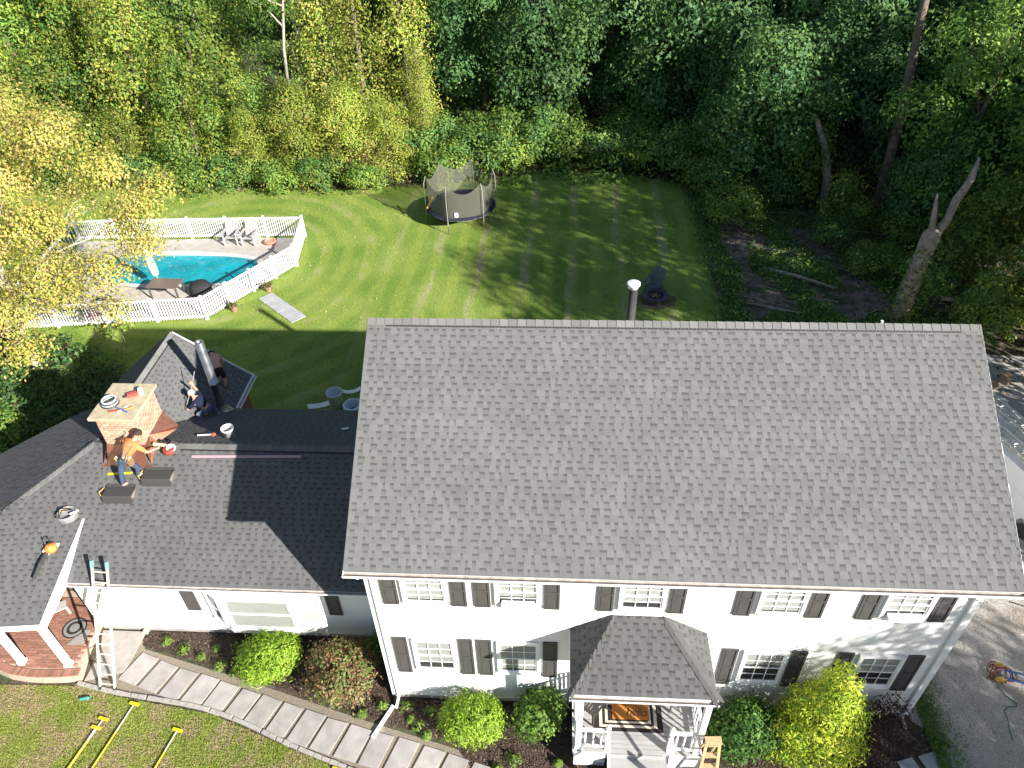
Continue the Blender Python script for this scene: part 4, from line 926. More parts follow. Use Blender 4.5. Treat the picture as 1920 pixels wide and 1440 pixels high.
# ============================================================ THINGS ON THE WING ROOF
def wz(y): return ZE+SW*(y-YE)+.02
def wedge(label, x, y, rz):
    t = thing('roof_wedge', label, 'wedge block', (x, y, wz(y)), rz, 'roof wedges under the worker'); z0 = SW; t.scale = (1.2, 1.15, 1.15)
    c = (.055, .052, .05); b = MB(); L_ = .34
    pr = [(-.20, -.20*z0), (-.17, .02), (-.13, .07), (.12, .09), (.17, .085), (.21, .21*z0)]
    b.prism([(-L_, y_, z_) for y_, z_ in pr], (2*L_, 0, 0), c); b.build('block', M['cloth'], t)
    b = MB(); b.tube([(-L_-.02, -.12, .0), (-L_-.10, -.04, .09), (-L_-.02, .1, .12)], .012, 6, (.45, .30, .08)); b.build('rope_handle', M['plain'], t)
    b = MB(); b.box(L_+.001, L_+.012, -.14, .14, -.03, .07, (.25, .2, .17)); b.build('end_label', M['plain'], t)
wedge('dark wedge block under the front boot of the orange-shirted worker', -7.80, 3.47, .03); wedge('dark wedge block right of the orange-shirted worker, nearer the ridge', -6.80, 3.90, .03)
b = MB(); b.bar((-5.94, 4.40, wz(4.40)+.02), (-2.83, 4.46, wz(4.46)+.02), .07, .03, (0, -.5, 1), (.40, .27, .30)); b.build('flashing_strip', M['plain'], label='long thin copper-pink flashing strip along the wing ridge', category='flashing')
b = MB(); b.bar((-6.22, 5.42, 4.42), (-5.72, 5.52, 4.38), .035, .03, col=(.6, .6, .6)); b.bar((-5.80, 5.46, 4.40), (-5.72, 5.52, 4.40), .10, .04, col=(.5, .12, .06)); b.build('hammer', M['plain'], label='pale handled hammer left of the white roof bucket', category='hammer')
b = MB(); b.obox((-2.1, 6.26, 4.0), (.10, .02, -.0), (-.012, .07, -.036), (0, .004, .009), (.68, .75, .78)); b.build('paper_packet', M['plain'], label='small white packet on the rear wing slope near the main house', category='packet')
b = MB(); b.bar((-8.25, 3.93, wz(3.93)+.02), (-7.55, 3.97, wz(3.97)+.02), .06, .03, (0, -.5, 1), (.62, .50, .03)); b.build('spirit_level', M['plain'], label='yellow spirit level behind the orange-shirted worker', category='level')
sb = thing('tool_bag', 'open grey and tan tool bag above the white porch rake', 'bag', (-9.08, 2.88, ppz(-9.08, 2.88)+.03), .5)
b = MB(); b.lathe((0, 0, 0), [(0, 0), (.24, .0), (.27, .14), (.24, .20), (.20, .14), (0, .08)], 12, (.24, .24, .24)); b.build('body', M['cloth'], sb)
b = MB(); b.prism([(-.26, .05, .12), (.1, .24, .14), (.06, .36, .1), (-.34, .16, .06)], (0, 0, .04), (.42, .24, .10)); b.build('flap', M['cloth'], sb)
b = MB(); b.tube([(-.2, -.12, .18), (-.05, -.05, .36), (.15, .05, .18)], .018, 6, (.03, .03, .03)); b.build('strap', M['plain'], sb)
b = MB(); b.bar((.08, -.12, .2), (.3, -.02, .16), .06, .02, col=(.75, .75, .75)); b.build('rag', M['cloth'], sb)
bw = thing('leaf_blower', 'orange and white leaf blower lying on the side porch roof', 'leaf blower', (-9.28, 1.88, ppz(-9.28, 1.88)+.02), 0)
b = MB(); b.lathe((0, .18, .14), [(0, -.13), (.12, -.12), (.16, 0), (.13, .1), (0, .13)], 12, (.78, .24, .06), axis=(.3, 0, 1)); b.build('engine', M['plain'], bw, smooth=True)
b = MB(); b.box(-.17, -.02, .05, .36, .0, .16, (.75, .73, .70)); b.box(.02, .15, .26, .38, .03, .14, (.7, .68, .66)); b.build('housing', M['plain'], bw)
b = MB(); b.tube([(-.08, .1, .10), (-.12, -.25, .03), (-.16, -.62, -.14)], [.06, .05, .045], 10, (.035, .035, .035)); b.build('nozzle', M['plain'], bw)
b = MB(); b.tube([(-.14, .22, .2), (-.2, .3, .34), (-.1, .36, .34), (-.04, .32, .2)], .022, 6, (.03, .03, .03)); b.build('handle', M['plain'], bw)
ts = thing('cut_off_saw', 'red and black power saw at the ridge right of the chimney', 'saw', (-6.62, 4.50, wz(4.5)+.02), .2)
b = MB(); b.lathe((.05, -.05, .12), [(0, -.09), (.15, -.08), (.17, 0), (.15, .07), (0, .09)], 12, (.28, .05, .03)); b.build('motor', M['plain'], ts)
b = MB(); b.lathe((.12, -.04, .18), [(0, -.02), (.13, -.01), (.13, .02), (0, .03)], 14, (.4, .4, .4), axis=(.4, -.3, 1)); b.build('blade_guard', M['plain'], ts)
b = MB(); b.tube([(-.05, .1, .08), (.12, .22, .2), (.3, .16, .1)], .025, 6, (.05, .05, .05)); b.build('handle', M['plain'], ts)
cg = MB(); cg.tube([(-6.98, 4.52, 4.93), (-6.55, 4.60, 4.78)], .045, 8, (.72, .62, .30)); cg.tube([(-6.55, 4.60, 4.78), (-6.38, 4.62, 4.73)], .015, 6, (.2, .2, .2)); cg.build('caulking_gun', M['plain'], label='pale yellow caulking tube held beside the chimney', category='caulking gun')
# tools on the chimney cap
CT = CZ1+.085
b = MB()
for k in range(4): b.tube([(.22*math.cos(t)*(1-.06*k), .22*math.sin(t)*(1-.06*k), .03+.045*k) for t in [i*math.pi/10 for i in range(21)]], .022, 6, ((.05, .05, .055), (.35, .38, .40), (.07, .08, .1), (.6, .62, .62))[k])
b.build('cable_coil', M['plain'], loc=(-8.0, 4.95, CT), label='coil of dark and silver cable on the chimney cap', category='cable')
b = MB(); b.box(-.2, .14, -.06, .06, 0, .1, (.5, .08, .06)); b.box(.1, .22, -.1, .08, .03, .16, (.72, .70, .68)); b.box(-.3, -.2, -.03, .03, .02, .06, (.05, .05, .05)); b.build('power_drill', M['plain'], loc=(-7.48, 5.35, CT), rot=(0, 0, .5), label='red and white power drill at the back of the chimney cap', category='drill')
b = MB(); b.bar((-.3, -.1, .02), (.2, .05, .02), .05, .03, col=(.45, .08, .05)); b.bar((-.2, .1, .02), (.25, -.12, .03), .04, .03, col=(.1, .18, .35)); b.bar((-.05, -.14, .02), (.1, .14, .02), .05, .03, col=(.7, .68, .62)); b.bar((.1, -.02, .03), (.3, .1, .03), .03, .03, col=(.5, .28, .1)); b.build('hand_tools', M['plain'], loc=(-7.6, 4.72, CT), label='jumble of red and blue hand tools on the front of the chimney cap', category='tools')

# ============================================================ FRONT LAWN TOOLS
def tee_pole(label, p, q):
    p, q = V((*p, .05)), V((*q, .05)); d = (q-p).normalized(); n_ = V((-d.y, d.x, 0)); t = thing('yellow_pole', label, 'pole', (0, 0, 0), 0, 'yellow poles on the front lawn')
    b = MB(); b.tube([p, p.lerp(q, .35)], .018, 8, (.62, .56, .45)); b.tube([p.lerp(q, .35), q], .022, 8, (.62, .50, .04)); b.build('shaft', M['plain'], t)
    b = MB(); b.obox(p-d*.02, n_*.13, d*.035, (0, 0, .025), (.75, .62, .01)); b.build('cross_head', M['plain'], t)
tee_pole('yellow pole with cross head nearest the ladder feet', (-7.01, -.50), (-7.42, -2.6)); tee_pole('yellow pole whose cross head lies second from the left', (-7.66, -.94), (-8.0, -2.5)); tee_pole('yellow pole whose cross head lies leftmost on the front lawn', (-7.74, -1.18), (-8.08, -2.8)); tee_pole('yellow pole lying nearest the stone walk edge, right of the others', (-5.55, -1.15), (-5.85, -2.7)); tee_pole('yellow pole end at the bottom edge below the stone walk', (-1.11, -1.95), (-1.4, -3.2))
b = MB(); b.lathe((0, 0, 0), [(.04, 0), (.045, .2), (.02, .24), (.02, .27), (0, .27)], 8, (.05, .30, .24), axis=(1, .2, .05)); b.build('green_bottle', M['plain'], loc=(-8.55, -.42, .05), label='small green bottle lying on the front lawn', category='bottle')
b = MB(); b.box(-7.70, -7.56, 1.60, 1.74, .0, .10, (.72, .68, .42)); b.build('splash_block', M['plain'], label='pale yellow block at the corner of the mulch bed', category='block')
# service wires to the house corner
for i, (a, b_, lb) in enumerate((((13.25, -.70, 6.25), (27, -6.5, 8.5), 'overhead cable nearest the house corner'), ((13.45, -.60, 6.35), (29, -3.0, 8.8), 'overhead cable farther right of the house corner'))):
    m_ = MB(); a, b_ = V(a), V(b_); m_.tube([a.lerp(b_, t/10)+V((0, 0, -.5*4*(t/10)*(1-t/10))) for t in range(11)], .016, 5, (.06, .06, .06)); m_.build('overhead_cable', M['plain'], label=lb, category='cable', group='service cables')

# ============================================================ DRIVEWAY
ht = thing('hand_truck', 'blue wheeled hand truck with tangled hoses on the gravel', 'hand truck', (16.55, 1.2, 0), -.35)
for s_ in (-.14, .14): b = MB(); b.tube([(-.3, s_, .12), (1.2, s_*.8, .30)], .02, 7, (.01, .09, .42)); b.build('frame_tube', M['plain'], ht)
for k in range(4): b = MB(); x_ = -.05+.32*k; b.tube([(x_, -.13, .155+.035*k), (x_, .13, .155+.035*k)], .015, 6, (.01, .09, .42)); b.build('cross_bar', M['plain'], ht)
for s_ in (-1, 1): b = MB(); b.lathe((-.3, s_*.22, .12), [(.0, -.03), (.07, -.03), (.12, -.025), (.12, .025), (.07, .03), (0, .03)], 16, (.42, .28, .05), axis=(0, 1, 0)); b.build('wheel', M['plain'], ht)
rng = random.Random(8)
b = MB(); pts = [(-.3+.24*math.sin(i*.38)+.1*math.cos(i*.17), .25*math.cos(i*.29)+.05*math.sin(i*.8), .05+.10*abs(math.sin(i*.21))) for i in range(90)]; b.tube(pts, .016, 6, (.16, .03, .025)); b.build('red_hose', M['plain'], ht)
b = MB(); b.tube([(16.2, 1.2, .05), (16.12, .95, .03), (16.2, .7, .03), (16.4, .5, .03), (16.35, .42, .03), (16.1, .4, .03), (15.98, .3, .03), (15.98, .1, .03), (15.9, -.2, .03), (15.85, -.5, .03)], .014, 6, (.03, .14, .07)); b.build('garden_hose', M['plain'], label='thin green hose trailing over the gravel from the hand truck', category='hose')

van = thing('work_van', 'white work van with roof rack behind the main roof edge', 'van', (19.35, 8.0, 0), math.atan2(.31, .95)*1.0)
prof = [(-2.6, .35), (-2.62, 1.0), (-2.5, 1.15), (-1.75, 1.28), (-1.15, 1.95), (-.9, 2.02), (2.35, 2.02), (2.5, 1.9), (2.55, .35)]
b = MB()
def side(x): return [(x*(.93 if z > 1.3 else 1), y, z) for y, z in prof]
Lh = side(-.97); Rh = side(.97); n_ = len(prof)
b.add(Lh+Rh, [tuple(range(n_)), tuple(reversed(range(n_, 2*n_)))]+[(i, n_+i, n_+(i+1) % n_, (i+1) % n_) for i in range(n_)], (.78, .79, .80)); b.build('body', mat('van_paint', (.78, .79, .80), .25, coat=.6), van)
b = MB(); b.poly([(-.8, -1.70, 1.335), (.8, -1.70, 1.335), (.74, -1.19, 1.925), (-.74, -1.19, 1.925)], (.03, .03, .035)); b.build('windscreen', M['black'], van)
for sx in (-1, 1):
    for y in (-1.7, 1.6):
        b = MB(); b.lathe((sx*.86, y, .36), [(0, -.12), (.2, -.12), (.22, -.11), (.36, -.11), (.37, 0), (.36, .11), (.22, .11), (.2, .12), (0, .12)], 20, (.03, .03, .03), axis=(1, 0, 0)); b.build('wheel', M['plain'], van)
for y in (-.7, .7, 2.0):
    b = MB(); b.bar((-.9, y, 2.14), (.9, y, 2.14), .05, .05, col=(.5, .5, .5)); b.bar((-.88, y, 2.0), (-.88, y, 2.14), .04, .04, col=(.5, .5, .5)); b.bar((.88, y, 2.0), (.88, y, 2.14), .04, .04, col=(.5, .5, .5)); b.build('rack_bar', M['alu'], van)
index_kids()
vr = van.rotation_euler.z; cz_, sz_ = math.cos(vr), math.sin(vr)
def vp(x, y, z): return (19.35+cz_*x-sz_*y, 8.0+sz_*x+cz_*y, z)
for i, (x, z, lb) in enumerate(((-.62, 2.24, 'aluminium ladder on the near side of the van rack'), (-.60, 2.36, 'upper aluminium ladder on the near side of the van rack'), (.25, 2.24, 'aluminium ladder in the middle of the van rack'), (.28, 2.36, 'upper aluminium ladder in the middle of the van rack'))):
    t = thing('roof_ladder', lb, 'ladder', vp(x, .2, z), vr, 'ladders on the van')
    for s_ in (-.21, .21): b = MB(); b.bar((s_, -2.2, 0), (s_, 3.0, 0), .035, .085, col=(1, 1, 1)); b.build('rail', M['alu'], t)
    for k in range(16): b = MB(); y = -2.05+.32*k; b.tube([(-.21, y, 0), (.21, y, 0)], .017, 6); b.build('rung', M['alu'], t)
fw = thing('firewood_round', 'sawn log round on the ground beyond the van', 'log', (21.9, 13.9, 0)); 
b = MB(); b.lathe((0, 0, 0), [(.0, 0), (.21, 0), (.22, .3), (.0, .31)], 14, (.30, .20, .12)); b.build('wood', M['plain'], fw)
fw = thing('firewood_round', 'sawn log round nearest the van rack end', 'log', (21.1, 13.4, 0)); b = MB(); b.lathe((0, 0, .2), [(0, -.2), (.19, -.2), (.2, .2), (0, .2)], 14, (.22, .16, .11), axis=(1, .3, 0)); b.build('wood', M['plain'], fw)
# ============================================================ VEGETATION
M['leaf'] = mat('leaves', (1, 1, 1), .55, attr=True, trans=.38, rnd=.26, spec=.25)
M['needle'] = mat('shrub_leaves', (1, 1, 1), .6, attr=True, trans=.3, spec=.25)
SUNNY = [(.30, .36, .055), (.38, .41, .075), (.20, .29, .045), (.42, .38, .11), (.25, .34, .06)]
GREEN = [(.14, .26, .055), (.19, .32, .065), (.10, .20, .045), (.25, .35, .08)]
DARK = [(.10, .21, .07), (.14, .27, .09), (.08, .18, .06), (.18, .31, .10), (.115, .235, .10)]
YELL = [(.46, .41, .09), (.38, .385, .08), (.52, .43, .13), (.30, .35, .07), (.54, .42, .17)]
def crown_mesh(name, lobes, dens, per, size, cols, seed, spread=.30, hang=0., low=-.55, m=None, fill=.35, aspect=.55, gap=-1.0):
    rng = np.random.default_rng(seed); C = np.array([l[0] for l in lobes], float); Rr = np.array([l[1] for l in lobes], float); Ps, Ns, Cs = [], [], []
    cols = np.array(cols)
    for i, (c, r) in enumerate(zip(C, Rr)):
        k = int(dens*4*np.pi*np.mean(r)**2); d = unit(rng.normal(size=(k*2, 3))); d = d[d[:, 2] > low][:k]
        f = 1-fill*rng.random(len(d))**2.2; p = c+d*r*f[:, None]
        ok = np.ones(len(p), bool)
        for j in range(len(C)):
            if j != i: ok &= (np.sum(((p-C[j])/Rr[j])**2, 1) > .62) | (rng.random(len(p)) < .12)
        # thin patches make gaps
        ph = np.sin(p[:, 0]*1.7+seed)+np.sin(p[:, 1]*1.9+seed*2)+np.sin(p[:, 2]*2.1+seed*3); ok &= (ph > gap) | (rng.random(len(p)) < .22)
        p, d = p[ok], d[ok]; kk = len(p)
        base = cols[rng.integers(0, len(cols), kk)]*(.82+.36*rng.random((kk, 1)))
        q = np.repeat(p, per, 0)+rng.normal(0, spread, (kk*per, 3))*np.array([1, 1, .75]); 
        if hang: q[:, 2] -= rng.exponential(hang, len(q))
        Ps.append(q); Ns.append(unit(np.repeat(d, per, 0)*1.0+np.array([0, 0, .32])+rng.normal(0, .36, (kk*per, 3)))); Cs.append(np.repeat(base, per, 0)*(.85+.3*rng.random((kk*per, 1))))
    P = np.concatenate(Ps); keep = P[:, 2] > .05; P = P[keep]
    return np_mesh(name, leaf_quads(P, np.concatenate(Ns)[keep], size, rng, aspect, droop=.8), 4, m or M['leaf'], np.concatenate(Cs)[keep])
def trunk_mesh(name, h, r, lobes, seed, m, lean=(0, 0), limbs=6, twigs=True):
    rng = random.Random(seed); b = MB(); n = 7
    axis = [V((lean[0]*(i/n)**1.3+rng.uniform(-.12, .12)*(i > 0), lean[1]*(i/n)**1.3+rng.uniform(-.12, .12)*(i > 0), h*i/n)) for i in range(n+1)]
    axis[0].z = -.15
    b.tube(axis, [r*(1.25 if i == 0 else 1-.72*i/n) for i in range(n+1)], 9)
    for k, (c, rr) in enumerate(lobes[:limbs]):
        c = V(c); z0 = max(h*.25, min(h*.9, c.z*rng.uniform(.55, .8))); i = min(n-1, int(z0/h*n)); s_ = axis[i].lerp(axis[i+1], z0/h*n-i)
        mid = s_.lerp(c, .5)+V((rng.uniform(-.3, .3), rng.uniform(-.3, .3), .3)); b.tube([s_, mid, c], [r*.38, r*.24, r*.08], 6)
        if twigs:
            for j in range(3): e_ = c+V((rng.uniform(-1, 1)*rr[0], rng.uniform(-1, 1)*rr[1], rng.uniform(-.2, .9)*rr[2]))*.9; b.tube([mid.lerp(c, .6), mid.lerp(e_, .7), e_], [r*.12, r*.07, r*.03], 5)
    return b.mesh(name, m, smooth=True)
def rlobes(seed, n, h0, h1, wid, r0, r1, flat=.8):
    rng = random.Random(seed); L_ = []
    for i in range(n):
        z = h0+(h1-h0)*(i+.5)/n; env = math.sin(math.pi*min(1, max(.12, (z-h0+.6)/(h1-h0+1.0))))**.6
        a = i*2.4+rng.uniform(-.4, .4); d = wid*env*rng.uniform(.45, 1); r = rng.uniform(r0, r1)*(.65+.35*env); L_.append(((d*math.cos(a), d*math.sin(a), z), (r, r, r*flat)))
    rng.shuffle(L_); return L_
def cone(seed, h, wid, n, r0, r1):
    rng = random.Random(seed); L_ = []
    for i in range(n):
        z = .7+(h-.7)*(i/(n-1))**1.15; a = i*2.399+rng.uniform(-.3, .3); d = wid*math.sqrt(max(.06, 1-(z/h)**2))*rng.uniform(.5, 1); r = r0+(r1-r0)*(z/h); r *= rng.uniform(.85, 1.15)
        L_.append(((d*math.cos(a), d*math.sin(a), z), (r, r, r*1.05)))
    return L_
KIND = {}
def kind(name, lobes, th, tr, cols, seed, dens=2.6, per=13, size=.13, hang=0, spread=.3, m=None, lean=(0, 0), low=-.55, limbs=7, fill=.35):
    KIND[name] = (crown_mesh(name+'_crown', lobes, dens, per, size, cols, seed, spread, hang, low, fill=fill), trunk_mesh(name+'_trunk', th, tr, lobes, seed, m or M['bark'], lean, limbs))
kind('broad_a', rlobes(1, 15, 2.2, 13, 3.4, 1.5, 2.3), 11.5, .26, GREEN, 1, size=.115, per=15)
kind('broad_b', rlobes(2, 16, 1.8, 12, 3.2, 1.4, 2.2), 10.5, .24, GREEN+SUNNY[:2], 2, size=.115, per=15)
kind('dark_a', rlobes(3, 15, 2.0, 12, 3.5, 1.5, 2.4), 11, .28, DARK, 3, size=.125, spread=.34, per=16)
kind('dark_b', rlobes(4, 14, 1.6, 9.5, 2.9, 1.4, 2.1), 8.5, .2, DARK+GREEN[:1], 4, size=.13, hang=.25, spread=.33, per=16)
kind('tall', rlobes(5, 11, 8, 17, 3.3, 1.5, 2.3), 16, .30, GREEN+DARK, 5, dens=2.0)
kind('mound_a', cone(6, 6.2, 2.3, 14, 1.2, 1.05), 5.4, .16, SUNNY, 6, dens=5.2, per=15, size=.085, hang=.32, low=-.3, spread=.24)
kind('mound_b', cone(7, 9.0, 2.9, 19, 1.3, 1.1), 8.2, .18, SUNNY+GREEN[:2], 7, dens=4.8, per=15, size=.09, hang=.36, low=-.3, spread=.26)
kind('mound_c', cone(17, 7.2, 2.5, 15, 1.2, 1.0), 6.4, .16, GREEN+SUNNY[:3], 17, dens=5.0, per=15, size=.09, hang=.2, low=-.4, spread=.26)
tl_ = [((random.Random(8+i).uniform(-.5, .5), random.Random(80+i).uniform(-.5, .5), .9+.95*i), (1.75-.075*i, 1.7-.075*i, 1.25)) for i in range(14)]
kind('tower', tl_, 14, .22, SUNNY+[(.24, .22, .06)], 8, dens=4.4, per=14, size=.085, hang=.6, low=-.6, limbs=3)
kind('bush_a', rlobes(9, 8, .4, 1.9, 1.3, .7, 1.05), 1.4, .05, GREEN+DARK[:2], 9, dens=6, per=12, size=.08, spread=.18, low=-.2, limbs=4)
kind('bush_b', rlobes(10, 8, .4, 1.7, 1.5, .7, 1.0), 1.2, .05, GREEN+SUNNY[:1], 10, dens=6, per=12, size=.085, spread=.2, low=-.2, limbs=4)
kind('sapling', rlobes(13, 9, 1.0, 5.5, 1.5, .8, 1.2), 5, .08, GREEN+SUNNY[:1], 13, dens=3, per=11, size=.12, hang=.2)
TREES = []
def tree(kd, x, y, s=1.0, rz=None, sz=None, name='tree'):
    c, t = KIND[kd]; rz = random.uniform(0, 6.28) if rz is None else rz
    o = link(name, None, loc=(x, y, 0), rot=(0, 0, rz)); o.scale = (s, s, s*(sz or 1)); o.empty_display_size = .3
    link('crown', c, o); link('trunk', t, o); TREES.append((o, kd, x, y)); return o
random.seed(21)
# left woodland edge: vine mounds in the sun
for i, (x, y, k, s) in enumerate(((-29.5, 33.5, 'mound_b', 1.0), (-25.2, 33.2, 'mound_c', 1.0), (-21.0, 34.6, 'mound_b', 1.05), (-17.6, 32.8, 'mound_c', .92), (-14.4, 34.4, 'mound_c', .72), (-11.2, 32.8, 'mound_a', .8), (-8.3, 33.0, 'mound_a', .78), (-5.9, 32.9, 'mound_a', .66), (-13.9, 32.2, 'mound_a', .6), (-21.8, 32.2, 'mound_a', .6),
        (-19.2, 38.6, 'mound_c', 1.25), (-25.5, 39.5, 'mound_b', 1.2), (-31, 39, 'mound_c', 1.3))): tree(k, x, y, s)
for x, y, s in ((-10.1, 36.6, 1.0), (-7.6, 35.8, .98), (-5.2, 36.8, 1.05), (-24, 38, .9), (-4.0, 34.6, .5)): tree('tower', x, y, s)
for x, y, k, s in ((-22, 44, 'broad_b', 1.0), (-28, 43, 'broad_b', 1.1), (-34, 43, 'broad_a', 1.1), (-28, 48, 'broad_a', 1.2), (-21, 48, 'broad_a', 1.1), (-40, 48, 'broad_a', 1.2), (-19, 60, 'broad_a', 1.2), (-9.5, 60, 'broad_a', 1.1), (-35, 56, 'broad_a', 1.3), (-26, 60, 'broad_a', 1.3), (-44, 60, 'broad_a', 1.3), (-11.5, 43.5, 'bush_b', 1.2), (-14.5, 52, 'bush_b', 1.5), (-11, 54, 'bush_b', 1.5)): tree(k, x, y, s)
# behind the lawn: shaded trees
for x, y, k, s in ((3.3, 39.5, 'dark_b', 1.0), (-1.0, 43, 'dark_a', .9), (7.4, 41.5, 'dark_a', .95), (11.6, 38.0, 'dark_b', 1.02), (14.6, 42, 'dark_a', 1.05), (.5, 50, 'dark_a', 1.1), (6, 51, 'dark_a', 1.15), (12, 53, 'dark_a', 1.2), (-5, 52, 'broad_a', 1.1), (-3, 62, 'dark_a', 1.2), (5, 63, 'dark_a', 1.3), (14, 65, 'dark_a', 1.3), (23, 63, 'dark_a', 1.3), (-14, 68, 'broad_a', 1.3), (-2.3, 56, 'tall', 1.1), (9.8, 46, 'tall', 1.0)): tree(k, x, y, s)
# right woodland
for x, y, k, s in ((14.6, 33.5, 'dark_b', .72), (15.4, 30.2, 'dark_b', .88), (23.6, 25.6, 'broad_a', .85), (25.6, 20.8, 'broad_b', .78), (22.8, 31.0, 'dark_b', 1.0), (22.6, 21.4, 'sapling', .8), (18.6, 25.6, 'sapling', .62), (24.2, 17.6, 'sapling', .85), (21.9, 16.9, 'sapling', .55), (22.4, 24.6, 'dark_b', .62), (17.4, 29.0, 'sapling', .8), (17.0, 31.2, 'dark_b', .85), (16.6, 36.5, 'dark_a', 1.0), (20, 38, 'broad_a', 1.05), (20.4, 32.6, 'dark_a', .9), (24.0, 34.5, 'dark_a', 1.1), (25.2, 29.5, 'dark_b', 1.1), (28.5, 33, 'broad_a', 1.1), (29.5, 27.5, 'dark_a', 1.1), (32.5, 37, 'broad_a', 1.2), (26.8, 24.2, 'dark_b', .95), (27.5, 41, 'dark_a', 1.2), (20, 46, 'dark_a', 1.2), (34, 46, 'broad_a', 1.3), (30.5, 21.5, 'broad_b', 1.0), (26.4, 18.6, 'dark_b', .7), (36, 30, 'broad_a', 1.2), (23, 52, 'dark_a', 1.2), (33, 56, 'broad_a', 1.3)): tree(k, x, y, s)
# the trees across the driveway that shade the yard
for x, y, k, s in ((28.0, 16.0, 'broad_a', 1.1), (26.8, 10.6, 'broad_b', 1.32), (27.4, 6.4, 'broad_a', 1.24), (27.2, 1.4, 'broad_b', 1.27), (24.2, -8.7, 'broad_b', .88), (29.6, -12.4, 'broad_a', 1.0)): tree(k, x, y, s)
# low hedge of shrubs round the lawn
hd = [(-2.6, 32.3, 1.0), (-.6, 33.2, 1.1), (1.4, 34.0, 1.05), (3.4, 34.4, 1.15), (5.4, 34.5, 1.1), (7.4, 34.3, 1.15), (9.4, 33.9, 1.1), (11.4, 33.1, 1.2), (12.9, 31.6, 1.15), (13.3, 29.3, 1.1), (13.5, 27, .9), (-3.6, 34.6, 1.2), (0, 36, 1.3), (4, 36.6, 1.2), (9, 36.4, 1.3), (13.5, 34, 1.2),
      (-12.2, 30.9, .8), (-15, 31.0, .85), (-17.6, 30.9, .8), (-9.6, 30.8, .85), (-7.2, 30.9, .75), (-20.5, 31.0, .9), (-23.5, 31.2, .9), (17.8, 24.5, .8), (19.3, 22.0, .7), (20.8, 19.6, .8), (22.8, 17.6, .85), (16.2, 28.6, .9), (21.6, 24.6, 1.0), (23.6, 21.4, 1.0), (-16.5, 8.8, .8), (-18.5, 10.5, .9), (-15.6, 7.0, .7), (-19.6, 7.8, 1.0)]
for i, (x, y, s) in enumerate(hd): tree('bush_a' if i % 2 else 'bush_b', x, y, s, name='shrub')
# the yellowing tree in front of the pool
yl = []
_r = random.Random(61)
for c, r in (((2.0, .4, 4.6), 1.3), ((3.6, 1.6, 4.2), 1.0), ((.4, -.4, 3.4), 1.2), ((1.0, 2.2, 5.8), 1.4), ((2.9, 3.0, 6.2), 1.2), ((-1.2, 1.4, 5.4), 1.5), ((-.4, 3.2, 7.4), 1.6), ((1.6, 4.2, 8.4), 1.3), ((-2.6, .2, 4.2), 1.4), ((-2.4, 3.2, 7.2), 1.6), ((-.6, 4.8, 9.6), 1.4), ((-1.6, -1.2, 2.6), 1.2), ((.8, -1.0, 2.0), .8), ((-3.6, 2.0, 6.0), 1.5), ((4.4, 2.6, 5.4), .8), ((-2.6, 5.0, 9.8), 1.5), ((4.0, .6, 3.0), .7), ((-2.6, -1.8, 1.5), 1.0), ((1.8, 1.2, 3.2), .9), ((5.6, 2.4, 6.6), 1.0), ((6.5, 2.6, 7.2), .7), ((5.4, 2.2, 5.0), .9), ((4.4, 2.6, 8.0), 1.1), ((3.0, 2.4, 9.4), 1.2), ((.6, 2.2, 10.2), 1.3)): yl.append((c, (r, r, r*.72)))
o = link('tree', None, loc=(-17.6, 13.6, 0)); link('crown', crown_mesh('yellow_crown', yl, 12.0, 14, .064, YELL, 31, .28, .1, -.8, fill=.6), o)
link('trunk', trunk_mesh('yellow_trunk', 8.0, .17, yl, 31, M['palebark'], (-.4, 2.4), 19), o); TREES.append((o, 'yellow', -17.6, 13.6))

# labels that single out each tree: kind, zone, order from the left
def zone(x, y):
    if x > 24.5 and y < 17: return 'across the driveway'
    if y < 16: return 'left of the wing'
    if x < -3 and y < 41: return 'at the sunny lawn edge'
    if x > 12.5 and y < 45: return 'in the right-hand wood'
    if y < 41: return 'behind the shaded lawn end'
    return 'deep in the back wood'
DESC = {'mound': 'low vine-smothered yellow-green tree', 'tower': 'tall trunk column draped in hanging vines', 'broad': 'bushy mid-green broadleaf tree', 'dark': 'dense dark green broadleaf tree', 'tall': 'tall bare-trunked tree with high crown', 'bush': 'rounded leafy shrub', 'sapling': 'slender young green tree'}
def ordinal(i):
    if i < 20: return ORD[i]
    return ('twenty', 'thirty', 'forty')[(i+1)//10-2]+'-'+ORD[(i+1) % 10-1] if (i+1) % 10 else ('twentieth', 'thirtieth', 'fortieth')[(i+1)//10-2]
ORD = ['first', 'second', 'third', 'fourth', 'fifth', 'sixth', 'seventh', 'eighth', 'ninth', 'tenth', 'eleventh', 'twelfth', 'thirteenth', 'fourteenth', 'fifteenth', 'sixteenth', 'seventeenth', 'eighteenth', 'nineteenth', 'twentieth']
bk = {}
for o, k, x, y in TREES:
    if k == 'yellow': tag(o, 'sparse yellow-leaved tree with pale branches in front of the pool', 'tree'); continue
    bk.setdefault((k.split('_')[0], zone(x, y)), []).append((x, o))
for (k, z), L_ in bk.items():
    L_.sort(key=lambda q: q[0])
    for i, (x, o) in enumerate(L_):
        lab = DESC[k]+' '+z+('' if len(L_) == 1 else ', %s from left' % ordinal(i)); tag(o, lab, 'shrub' if k == 'bush' else 'tree', 'woodland '+('shrubs' if k == 'bush' else 'trees')+' '+z)

